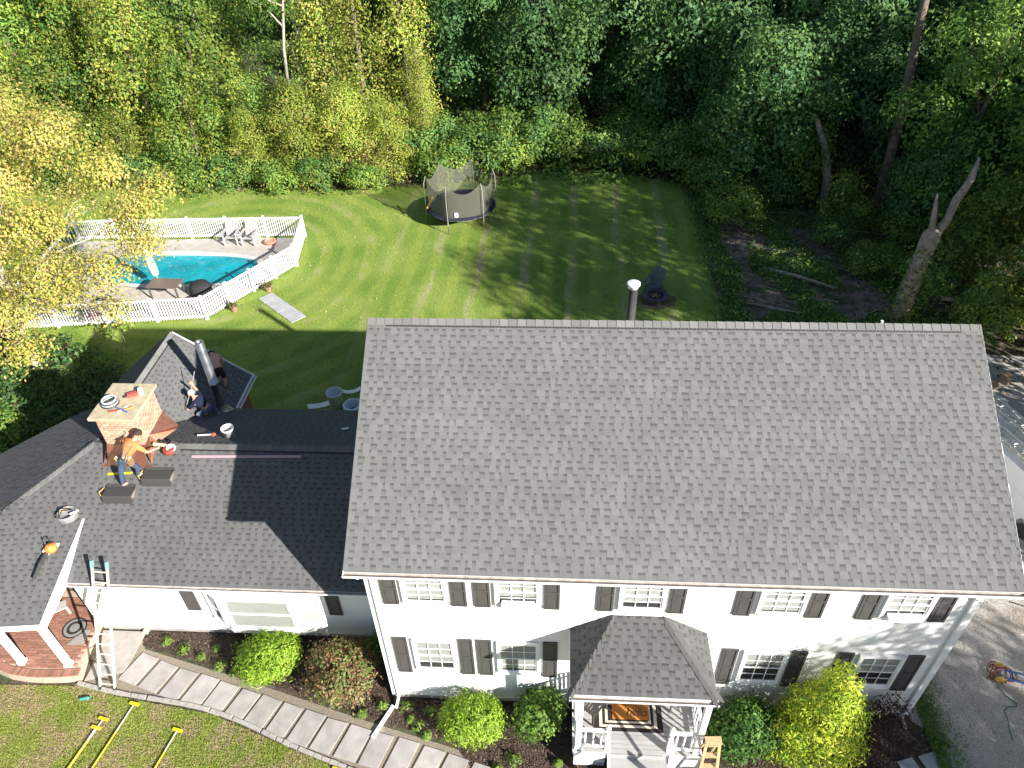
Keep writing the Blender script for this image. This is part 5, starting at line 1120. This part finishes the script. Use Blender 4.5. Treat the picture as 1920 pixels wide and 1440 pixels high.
# ---------------- dead trunks, snags, fallen branches
def snag(label, pts, r, m='deadwood', forks=(), name='dead_trunk'):
    o = link(name, None, loc=pts[0], label=label, category='tree trunk'); p0 = V(pts[0]); b = MB()
    b.tube([V(p)-p0-V((0, 0, .1 if i == 0 else 0)) for i, p in enumerate(pts)], r, 9); b.build('trunk', M[m], o, smooth=True)
    for f, fr in forks: b = MB(); b.tube([V(p)-p0 for p in f], fr, 7); b.build('limb', M[m], o, smooth=True)
    return o
snag('broken forked dead trunk standing at the right wood edge', [(19.3, 18.2, 0), (19.3, 18.25, 1.6), (19.36, 18.3, 3.0), (19.45, 18.35, 4.0), (19.5, 18.4, 4.3)], [.44, .37, .34, .37, .18], forks=((((19.55, 18.4, 3.7), (19.92, 18.5, 4.6), (19.98, 18.5, 5.5), (20.3, 18.6, 6.3), (20.28, 18.6, 7.2)), [.21, .15, .17, .14, .05]), (((19.45, 18.4, 3.9), (19.3, 18.4, 4.8), (19.1, 18.4, 5.8)), [.15, .12, .04])))
snag('tall leaning trunk with vines right of the clearing', [(21.3, 28.0, 0), (21.2, 28.0, 3), (21.0, 28, 6), (20.6, 28, 10), (20.3, 28, 14)], [.30, .27, .24, .19, .12], 'bark')
snag('bent grey trunk at the back of the clearing', [(18.6, 28.3, 0), (18.4, 28.3, 2), (17.9, 28.4, 3.6), (17.2, 28.6, 5)], [.26, .23, .19, .1], 'deadwood')
snag('bare pale dead tree above the vine mounds', [(-16.9, 48.5, 0), (-16.6, 48.5, 3), (-16.0, 48.5, 6), (-15.2, 48.5, 9)], [.14, .12, .09, .04], 'palebark', ((((-16.3, 48.5, 4.6), (-17.4, 48.5, 6.0), (-18.2, 48.4, 6.5)), [.07, .05, .02]), (((-15.9, 48.5, 6.2), (-14.2, 48.4, 6.6), (-12.8, 48.3, 6.6)), [.07, .05, .02]), (((-16, 48.5, 6.0), (-17.6, 48.3, 6.7), (-18.8, 48.3, 6.6)), [.06, .04, .02])))
snag('short white forked snag between the mounds and the wood', [(-12.6, 40, 0), (-12.65, 40, 3.2), (-13.1, 40, 5.8)], [.15, .13, .09], 'palebark', ((((-12.6, 40, 3), (-12.3, 40, 5.2), (-12.7, 40, 7.7)), [.1, .08, .03]),))
snag('straight pale trunk rising behind the vine mounds', [(-20.5, 44, 0), (-20.7, 44, 6), (-20.9, 44, 13)], [.28, .25, .2], 'palebark')
snag('forked white dead limbs above the vine towers', [(-9.9, 38.0, 0), (-9.8, 38, 6), (-9.6, 38, 8.3)], [.16, .14, .11], 'palebark', ((((-9.6, 38, 8.2), (-10.4, 38, 9.2), (-10.6, 38, 11)), [.1, .08, .04]), (((-9.6, 38, 8.2), (-9.0, 38, 9.3), (-8.6, 38, 11)), [.1, .07, .04])))
snag('straight grey trunk in the shaded wood behind the lawn', [(9.9, 44.5, 0), (10, 44.5, 5), (10.2, 44.5, 11)], [.24, .22, .16], 'bark')
snag('straight grey trunk left of the drooping dark tree', [(-1.6, 47.5, 0), (-1.5, 47.5, 5), (-1.2, 47.5, 12)], [.28, .25, .2], 'palebark')
rs = random.Random(12)
FBR = []
for i in range(34):
    x, y = rs.uniform(13.2, 21.5), rs.uniform(17.5, 28.5); a = rs.uniform(-.5, .6)+(math.pi if rs.random() < .5 else 0); L_ = rs.uniform(1.2, 3.6); r = rs.choice((.015, .02, .025, .03, .05)); d = V((math.cos(a), math.sin(a), 0)); n_ = V((-d.y, d.x, 0))
    p = V((x, y, r)); b = MB(); b.tube([p, p+d*L_*.5+n_*rs.uniform(-.25, .25)+V((0, 0, rs.uniform(0, .2))), p+d*L_+V((0, 0, rs.uniform(0, .35)))], [r, r*.8, r*.3], 6)
    for k in range(3): s_ = p+d*L_*rs.uniform(.3, .9); b.tube([s_, s_+V((rs.uniform(-.5, .5), rs.uniform(-.5, .5), rs.uniform(.05, .5)))], [r*.5, r*.15], 5)
    FBR.append((x, b.build('fallen_branch', M['deadwood'], category='branch', group='fallen branches in the clearing'), r, L_))
FBR.sort(key=lambda q: q[0])
for i, (x, o, r, L_) in enumerate(FBR): o['label'] = '%s bare fallen branch in the clearing, %s from the lawn' % ('thick' if r > .04 else 'long thin' if L_ > 2.4 else 'short thin', ordinal(i))
for i, (pts, r, lb) in enumerate((([(13.2, 19.1, .05), (14.2, 18.6, .1), (15.6, 18.3, .08)], [.05, .045, .02], 'long pale fallen limb just behind the main roof ridge'), ([(14.2, 22.2, .1), (15.6, 21.2, .25), (17.2, 20.4, .12)], [.1, .09, .05], 'thick fallen limb in the middle of the clearing'), ([(21.0, 18.6, .8), (23.2, 17.9, .9), (26, 17.2, .6)], [.1, .08, .05], 'grey fallen trunk leaning behind the right roof corner'))):
    b = MB(); b.tube(pts, r, 7); b.build('fallen_limb', M['palebark' if i == 0 else 'deadwood'], label=lb, category='branch')
rng = np.random.default_rng(70); n = 1500; P = np.stack([-7.4+rng.normal(0, .7, n), 31.5+rng.normal(0, .35, n), .3+np.abs(rng.normal(0, 1.1, n))], 1)
link('dead_vines', np_mesh('dead_vines', leaf_quads(P, unit(rng.normal(0, .6, P.shape)+[0, -.8, .4]), .075, rng, .3), 4, M['leaf'], np.array([(.22, .12, .06), (.30, .17, .09), (.16, .10, .05)])[rng.integers(0, 3, n)]), kind='stuff', label='brown dead vines at the foot of the sunny mounds')
# ivy about the broken trunk and dark ground cover left of the wing
rng = np.random.default_rng(71); n = 900; t_ = rng.random(n); P = np.stack([19.3+.15*t_+rng.normal(0, .38, n), 18.2+rng.normal(0, .3, n)-.1, .2+3.4*t_**1.6], 1)
link('ivy', np_mesh('ivy', leaf_quads(P, unit(rng.normal(0, .6, P.shape)+[0, -.6, .5]), .08, rng), 4, M['leaf'], np.array(GREEN)[rng.integers(0, 4, n)]), kind='stuff', label='green ivy climbing about the broken dead trunk')
rng = np.random.default_rng(72); x, y = poly_scatter([(-32, 1.5), (-13.8, 1.5), (-13.6, 6.2), (-11.6, 10.5), (-13.5, 13.2), (-17.5, 15.6), (-32, 16)], 5200, rng); k = 10
P = np.repeat(np.stack([x, y, np.full(len(x), .2)], 1), k, 0)+rng.normal(0, [.3, .3, .18], (len(x)*k, 3)); P[:, 2] = np.abs(P[:, 2])
link('ground_cover', np_mesh('ground_cover', leaf_quads(P, unit(rng.normal(0, .5, P.shape)+[0, 0, 1]), .09, rng), 4, M['leaf'], np.array(DARK+[(.10, .08, .04)])[rng.integers(0, 6, len(P))]*(.5+.6*rng.random((len(P), 1)))), kind='stuff', label='dark leafy ground cover left of the wing')
# weeds in the clearing
rng = np.random.default_rng(40); x, y = poly_scatter([(11.6, 17), (22, 16), (22, 29), (14, 31), (11.6, 31)], 4600, rng); k = 14
ph = np.sin(x*1.3)+np.sin(y*1.1+2)+.8*np.sin(x*2.9+y); sel = (ph > -.35) | (x < 12.7); x, y = x[sel], y[sel]
P = np.repeat(np.stack([x, y, np.full(len(x), .12)], 1), k, 0)+rng.normal(0, [.16, .16, .09], (len(x)*k, 3)); P[:, 2] = np.abs(P[:, 2])
link('ground_weeds', np_mesh('ground_weeds', leaf_quads(P, unit(rng.normal(0, .5, P.shape)+[0, 0, 1]), .065, rng), 4, M['leaf'], np.array(GREEN)[rng.integers(0, 4, len(P))]*(.6+.7*rng.random((len(P), 1)))), kind='stuff', label='low green weeds in the brush clearing')
rng = np.random.default_rng(41); n = 11000; x = rng.uniform(-45, 40, n); y = rng.uniform(31.5, 80, n); k = 9
P = np.repeat(np.stack([x, y, np.full(len(x), .3)], 1), k, 0)+rng.normal(0, [.35, .35, .2], (len(x)*k, 3)); P[:, 2] = np.abs(P[:, 2])
link('undergrowth', np_mesh('undergrowth', leaf_quads(P, unit(rng.normal(0, .5, P.shape)+[0, 0, 1]), .15, rng), 4, M['leaf'], np.array(GREEN)[rng.integers(0, 4, len(P))]*(.6+.7*rng.random((len(P), 1)))), kind='stuff', label='leafy undergrowth on the woodland floor')

# ---------------- garden shrubs in front of the house
def shrub(name, label, cat, loc, lobes, cols, seed, dens, per, size, spread, aspect=.3, hang=0, low=-.3, fill=.4, spiky=0):
    o = link(name, None, loc=loc, label=label, category=cat)
    me = crown_mesh('foliage', lobes, dens, per, size, cols, seed, spread, hang, low, M['needle'], fill, aspect, gap=-9); link('foliage', me, o)
    b = MB()
    for i, (c, r) in enumerate(lobes): b.tube([(0, 0, -.03), (c[0]*.4, c[1]*.4, c[2]*.5), c], [.03, .022, .008], 5)
    b.build('stem', M['bark'], o); return o
LIME = [(.24, .39, .03), (.31, .46, .045), (.17, .30, .025), (.37, .50, .07)]
shrub('globe_shrub', 'bright lime rounded evergreen in the bed before the bay window', 'shrub', (-3.55, .72, 0), [((0, 0, .62), (.78, .72, .62)), ((-.25, -.15, .5), (.6, .55, .5)), ((.3, .1, .6), (.55, .55, .55))], LIME, 51, 60, 10, .055, .075, .25, low=-.4)
shrub('globe_shrub', 'bright lime clipped evergreen between downspout and portico', 'shrub', (2.2, -.78, 0), [((0, 0, .60), (.78, .66, .60)), ((-.3, 0, .55), (.5, .55, .55)), ((.3, 0, .55), (.5, .55, .55))], LIME, 52, 60, 10, .05, .07, .25, low=-.4)
BARB = [(.22, .21, .08), (.27, .12, .07), (.16, .22, .06), (.30, .17, .09), (.14, .19, .05), (.28, .24, .11)]
sl2 = [((.55*math.cos(a), .55*math.sin(a)-.1, .75+.15*math.sin(3*a)), (.42, .42, .36)) for a in [i*.9 for i in range(7)]]+[((0, 0, 1.05), (.6, .55, .4)), ((0, 0, .5), (.8, .75, .45))]
shrub('barberry_bush', 'russet and green barberry bush beside the house corner', 'shrub', (-1.40, .42, 0), sl2, BARB, 53, 42, 9, .05, .09, .4, hang=.05)
RHO = [(.10, .20, .03), (.14, .26, .04), (.07, .14, .025), (.20, .30, .06)]
shrub('laurel_bush', 'glossy green leafy bush left of the portico', 'shrub', (3.92, -.62, 0), [((0, 0, .75), (.55, .5, .6)), ((-.2, -.15, .55), (.45, .42, .45)), ((.2, .1, .95), (.4, .4, .4))], RHO, 54, 50, 9, .055, .09, .45)
shrub('laurel_bush', 'dark glossy green bush right of the portico and stepladder', 'shrub', (9.0, -.85, 0), [((0, 0, .8), (.8, .62, .72)), ((-.35, -.2, .6), (.55, .45, .5)), ((.35, 0, .9), (.58, .5, .55)), ((0, .1, 1.25), (.5, .42, .4))], [(.05, .13, .02), (.07, .17, .03), (.035, .09, .018), (.11, .21, .04)], 55, 50, 9, .055, .09, .45)
GOLD = [(.40, .50, .035), (.50, .57, .05), (.26, .39, .035), (.56, .58, .08), (.17, .31, .03)]
gl = [((.0, 0, .6), (.95, .75, .55)), ((0, .05, 1.2), (.85, .7, .55)), ((.05, .05, 1.8), (.7, .6, .5)), ((.05, .05, 2.4), (.5, .45, .5)), ((.1, .1, 2.9), (.3, .28, .45)), ((-.55, -.1, 1.3), (.4, .4, .35)), ((.6, .1, 1.5), (.4, .4, .35)), ((-.4, .1, 2.05), (.35, .35, .35)), ((.5, 0, 2.1), (.3, .3, .3)), ((-.7, -.1, .55), (.45, .4, .4)), ((.75, 0, .7), (.45, .4, .4))]
shrub('golden_cypress', 'tall golden yellow cypress in front of the right windows', 'shrub', (10.62, -.95, 0), [((c[0]*1.08, c[1], c[2]*1.12), (r[0]*1.08, r[1]*1.05, r[2]*1.1)) for c, r in gl], GOLD, 56, 44, 13, .052, .10, .28, hang=.06, fill=.3, low=-.6)
PURP = [(.085, .035, .04), (.11, .05, .05), (.06, .03, .03), (.14, .07, .06), (.07, .06, .035)]
shrub('purple_barberry', 'dark purple barberry right of the golden cypress', 'shrub', (12.2, -.65, 0), [((0, 0, .6), (.7, .55, .5)), ((.3, .1, .9), (.5, .45, .45)), ((-.2, -.2, .45), (.6, .5, .4)), ((.45, .2, 1.25), (.28, .25, .4))], PURP, 57, 40, 8, .042, .10, .4)
b = MB(); rs = random.Random(77)
o = link('foundation_shrub', None, loc=(-.55, 1.25, 0), label='low dark green plant in the corner between wing and main house', category='shrub'); link('foliage', crown_mesh('foliage', [((0, 0, .4), (.45, .3, .5)), ((.2, 0, .8), (.25, .2, .35))], 45, 9, .05, RHO[:3], 58, .09, 0, -.3, M['needle'], .4, .3), o)
# perennials in the bed
bedp = [(-6.3, 1.15), (-5.7, .95), (-5.35, 1.2), (-4.75, 1.35), (-5.1, .7), (-4.6, .5), (.35, -.25), (.75, -.75), (1.0, -1.0), (.55, -.6), (4.4, -1.55), (3.3, -1.5), (-.3, -.25), (-.8, -.5), (2.9, -1.75), (4.1, -2.1), (-2.3, .25), (1.0, -.35), (-6.9, 1.4)]
bedp.sort()
for i, (x, y) in enumerate(bedp):
    rng = np.random.default_rng(600+i); n = 70; a = rng.uniform(0, 6.28, n); t = rng.random(n)**.7; R0 = rng.uniform(.12, .24)
    P = np.stack([np.cos(a)*t*R0, np.sin(a)*t*R0, .06+.16*(1-t)*rng.random(n)], 1); me = np_mesh('foliage', leaf_quads(P, unit(np.stack([np.cos(a)*.7, np.sin(a)*.7, np.ones(n)], 1)), .055, rng, .28), 4, M['needle'], np.array([(.16, .26, .04), (.24, .32, .07), (.11, .2, .03)])[rng.integers(0, 3, n)]*(.7+.6*rng.random((n, 1))))
    link('perennial_plant', me, loc=(x, y, .02), label='small light green perennial in the mulch bed, %s from the left' % ordinal(i), category='plant', group='perennials in the mulch bed')
rng = np.random.default_rng(90); n = 2600; P = np.stack([13.75+np.abs(rng.normal(0, .33, n)), rng.uniform(-1.3, 1.6, n), .04+.12*rng.random(n)], 1)
link('corner_weeds', np_mesh('corner_weeds', leaf_quads(P, unit(rng.normal(0, .6, P.shape)+[0, 0, 1]), .045, rng, .3), 4, M['needle'], np.array(GREEN)[rng.integers(0, 4, n)]*.9), kind='stuff', label='green weeds along the right house corner')
t = link('maple_sapling', None, loc=(-14.6, 15.4, 0), label='small pale green sapling in front of the pool fence', category='sapling'); link('foliage', crown_mesh('foliage', [((0, 0, .9), (.5, .4, .3)), ((.4, 0, 1.1), (.3, .3, .2)), ((-.4, .1, .7), (.3, .3, .2))], 14, 7, .085, [(.20, .30, .06), (.26, .34, .08)], 91, .12, 0, -.5, M['needle']), t)
b = MB(); b.tube([(0, 0, -.03), (.05, 0, .5), (0, 0, 1.0)], [.02, .015, .006], 5); b.build('stem', M['bark'], t)
# ============================================================ PEOPLE
def skin_mesh(name, chains, m, root=None, sub=1):
    """chains: list of [(point, radius), ...]; equal points are welded. Returns a baked continuous mesh"""
    vs, rs_, es, idx = [], [], [], {}
    for ch in chains:
        prev = None
        for p, r in ch:
            k = tuple(round(c, 4) for c in p)
            if k not in idx: idx[k] = len(vs); vs.append(k); rs_.append(r)
            i = idx[k]
            if prev is not None and prev != i: es.append((prev, i))
            prev = i
    me = bpy.data.meshes.new(name); es = sorted({tuple(sorted(e)) for e in es}); me.from_pydata(vs, es, []); ob = bpy.data.objects.new('tmp_skin', me); COL.objects.link(ob)
    md = ob.modifiers.new('skin', 'SKIN'); md.use_smooth_shade = True
    for i, r in enumerate(rs_):
        d = me.skin_vertices[0].data[i]; d.radius = (r, r) if not isinstance(r, tuple) else r; d.use_root = (i == 0)
    s_ = ob.modifiers.new('sub', 'SUBSURF'); s_.levels = sub; s_.render_levels = sub
    bpy.context.view_layer.update()
    out = bpy.data.meshes.new_from_object(ob.evaluated_get(bpy.context.evaluated_depsgraph_get())); out.name = name
    bpy.data.objects.remove(ob, do_unlink=True); out.materials.clear(); out.materials.append(m); return out
def person(label, J, shirt, pants, boots, hair, cap=None, bare=False, shorts=False, belt=False, loc=None):
    o = link('person', None, loc=loc, label=label, category='person'); L0 = V(loc); g = {k: V(v)-L0 for k, v in J.items()}
    lp = lambda a, b, t: g[a].lerp(g[b], t)
    sk = M['skin']; ch = []
    pel, che, nk, hd = g['hip'], g['chest'], g['neck'], g['head']; sp = pel.lerp(che, .5)
    hdir = (hd-nk).normalized()
    ch.append([(pel, .13), (sp, .125), (che, .145), (nk, .062), (nk+hdir*.05, .06), (hd, .095), (hd+hdir*.09, .08)])
    for s in 'LR':
        sh, el, ha = g['sh'+s], g['el'+s], g['ha'+s]; w_ = (ha-el).normalized(); sd_ = w_.orthogonal().normalized(); s2 = w_.cross(sd_)
        ch.append([(che, .145), (sh, .075), (sh.lerp(el, .5), .056), (el, .045), (el.lerp(ha, .5), .042), (ha, .032), (ha+w_*.06, .036)])
        for f in range(4):
            a = ha+w_*.06; b0 = a+w_*.035+sd_*(.024*(f-1.5)); ch.append([(a, .036), (b0, .010), (b0+w_*(.03+.006*(f in (1, 2)))+s2*.012, .009), (b0+w_*.05+s2*.035, .008)])
        ch.append([(ha, .032), (ha+w_*.03+sd_*.045, .012), (ha+w_*.065+sd_*.055+s2*.015, .010)])
        hp, kn, an, to = g['hp'+s], g['kn'+s], g['an'+s], g['to'+s]
        ch.append([(pel, .13), (hp, .088), (hp.lerp(kn, .5), .075), (kn, .056), (kn.lerp(an, .4), .052), (an, .038), (to, .034)])
    link('body', skin_mesh('body', ch, sk), o)
    def cm(c, rough=.9):
        b = mat('fabric', c, rough, noise=(25, .15), spec=.15); return b
    if not bare:
        c = [[(pel.lerp(sp, .25), .150), (sp, .148), (che, .166), (che.lerp(nk, .75), .085)]]
        for s in 'LR': c.append([(che, .166), (g['sh'+s], .092), (lp('sh'+s, 'el'+s, .55), .072), (lp('sh'+s, 'el'+s, .9), .058)])
        link('shirt', skin_mesh('shirt', c, cm(shirt)), o)
    c = []
    for s in 'LR':
        e = [(pel.lerp(sp, .15), .150), (pel, .148), (g['hp'+s], .106), (lp('hp'+s, 'kn'+s, .5), .092), (lp('hp'+s, 'kn'+s, .97), .074)]
        if not shorts: e += [(lp('kn'+s, 'an'+s, .4), .068), (lp('kn'+s, 'an'+s, .95), .056)]
        c.append(e)
    link('trousers', skin_mesh('trousers', c, cm(pants)), o)
    for s in 'LR':
        an, to = g['an'+s], g['to'+s]; d = (to-an); b = [[(an+(g['kn'+s]-an)*.2, .054), (an, .052), (an+d*.5, .050), (to, .046)]]; link('boot', skin_mesh('boot', b, cm(boots)), o)
    up = hdir; b = MB(); a = up.orthogonal().normalized()
    fw = V(J['face'])-V(J['head']); fw = (fw-up*fw.dot(up)).normalized(); sd_ = fw.cross(up)
    col = cap or hair
    b.lathe(hd+up*.035-fw*.012, [(.108, -.045), (.112, .0), (.10, .05), (.07, .085), (.03, .104), (0, .108)], 12, col, axis=up)
    if cap: b.obox(hd+fw*.13+up*.02, fw*.055, sd_*.07, up*.006, col)
    b.build('cap' if cap else 'hair', M['cloth'], o, smooth=True)
    f = MB(); f.lathe(hd+fw*.09-up*.01, [(.018, 0), (.012, .02), (0, .03)], 6, (.5, .28, .2), axis=fw)
    for q in (-1, 1): f.lathe(hd+fw*.085+sd_*.035*q+up*.02, [(.012, 0), (.008, .006), (0, .008)], 6, (.03, .02, .02), axis=fw); f.lathe(hd+sd_*.095*q, [(.03, 0), (.02, .015), (0, .018)], 6, (.5, .28, .2), axis=sd_*q)
    f.obox(hd+fw*.088-up*.045, fw*.004, sd_*.025, up*.006, (.3, .1, .09)); f.build('face', M['plain'], o)
    if belt:
        t = MB(); ax = (sp-pel).normalized(); t.lathe(pel+ax*.05, [(.162, -.03), (.168, 0), (.162, .03)], 14, (.05, .04, .035), axis=ax); bl_ = t.build('tool_belt', M['cloth'], o)
        for q, cc in ((-1, (.08, .08, .08)), (1, (.25, .15, .08))):
            t = MB(); c0 = pel+V((q*.17, -.03, -.08)); t.obox(c0, (.045, 0, 0), (0, .075, 0), (0, 0, .10), cc); t.bar(c0+V((0, -.05, .05)), c0+V((q*.03, -.05, .2)), .025, .02, (0, 1, 0), (.45, .40, .12)); t.bar(c0+V((0, .03, .05)), c0+V((q*.04, .03, .17)), .03, .02, (0, 1, 0), (.6, .6, .58)); t.build('tool_pouch', M['cloth'], bl_)
        for q in (-1, 1):
            t = MB(); a = g['shL' if q < 0 else 'shR'].lerp(che, .45)+V((0, -.09, .08)); t.tube([a, sp+V((q*.05, -.155, .03)), pel+ax*.06+V((q*.07, -.15, 0))], .016, 5, (.22, .16, .14)); t.build('brace', M['cloth'], o)
    return o
person('worker in an orange shirt and jeans bending at the chimney', dict(hip=(-7.46, 3.83, 5.02), chest=(-7.24, 4.02, 5.36), neck=(-7.10, 4.12, 5.52), head=(-7.03, 4.19, 5.63), face=(-6.9, 4.35, 5.55),
    shL=(-7.42, 4.12, 5.42), elL=(-7.66, 4.24, 5.24), haL=(-7.52, 4.38, 5.42), shR=(-7.02, 3.95, 5.38), elR=(-6.86, 4.0, 5.12), haR=(-6.78, 4.22, 5.02),
    hpL=(-7.56, 3.80, 4.95), knL=(-7.62, 3.64, 4.60), anL=(-7.66, 3.58, 4.25), toL=(-7.60, 3.72, 4.20), hpR=(-7.37, 3.82, 4.95), knR=(-7.26, 3.90, 4.62), anR=(-7.33, 3.86, 4.34), toR=(-7.22, 3.96, 4.34)),
    (.52, .22, .08), (.05, .075, .12), (.38, .29, .2), (.05, .035, .025), belt=True, loc=(-7.5, 3.75, 4.2))
person('crouching worker in navy with a white cap beside the metal flue', dict(hip=(-6.92, 7.46, 3.66), chest=(-7.14, 7.48, 3.93), neck=(-7.25, 7.52, 4.06), head=(-7.31, 7.56, 4.16), face=(-7.45, 7.7, 4.05),
    shL=(-7.22, 7.32, 3.94), elL=(-7.42, 7.22, 3.78), haL=(-7.56, 7.36, 3.74), shR=(-7.12, 7.66, 3.98), elR=(-7.28, 7.84, 4.08), haR=(-7.32, 7.78, 4.34),
    hpL=(-6.95, 7.36, 3.60), knL=(-7.16, 7.20, 3.62), anL=(-6.98, 7.16, 3.42), toL=(-7.08, 7.10, 3.42), hpR=(-6.88, 7.56, 3.58), knR=(-6.95, 7.78, 3.56), anR=(-6.72, 7.66, 3.22), toR=(-6.62, 7.60, 3.16)),
    (.014, .018, .04), (.09, .13, .22), (.30, .27, .24), (.04, .03, .03), cap=(.75, .74, .72), loc=(-6.9, 7.4, 3.3))
person('shirtless worker in dark shorts bending behind the metal flue', dict(hip=(-7.02, 8.98, 4.05), chest=(-7.18, 9.25, 4.28), neck=(-7.27, 9.38, 4.33), head=(-7.33, 9.47, 4.28), face=(-7.4, 9.55, 4.1),
    shL=(-7.33, 9.18, 4.26), elL=(-7.45, 9.22, 4.02), haL=(-7.42, 9.32, 3.82), shR=(-7.03, 9.32, 4.28), elR=(-7.0, 9.42, 4.02), haR=(-7.1, 9.45, 3.80),
    hpL=(-7.12, 8.95, 3.98), knL=(-7.14, 9.06, 3.64), anL=(-7.12, 8.96, 3.40), toL=(-7.12, 9.10, 3.38), hpR=(-6.93, 8.97, 3.98), knR=(-6.92, 9.06, 3.60), anR=(-6.94, 8.94, 3.27), toR=(-6.92, 9.08, 3.24)),
    (.1, .1, .1), (.02, .02, .025), (.12, .08, .06), (.06, .04, .03), bare=True, shorts=True, loc=(-7.0, 8.95, 3.3))
b = MB(); b.tube([(-7.55, 7.34, 3.72), (-7.32, 7.80, 4.36), (-7.22, 8.0, 4.72)], .013, 6, (.3, .3, .3)); b.build('metal_rod', M['plain'], label='thin metal rod held up by the crouching navy worker', category='rod')
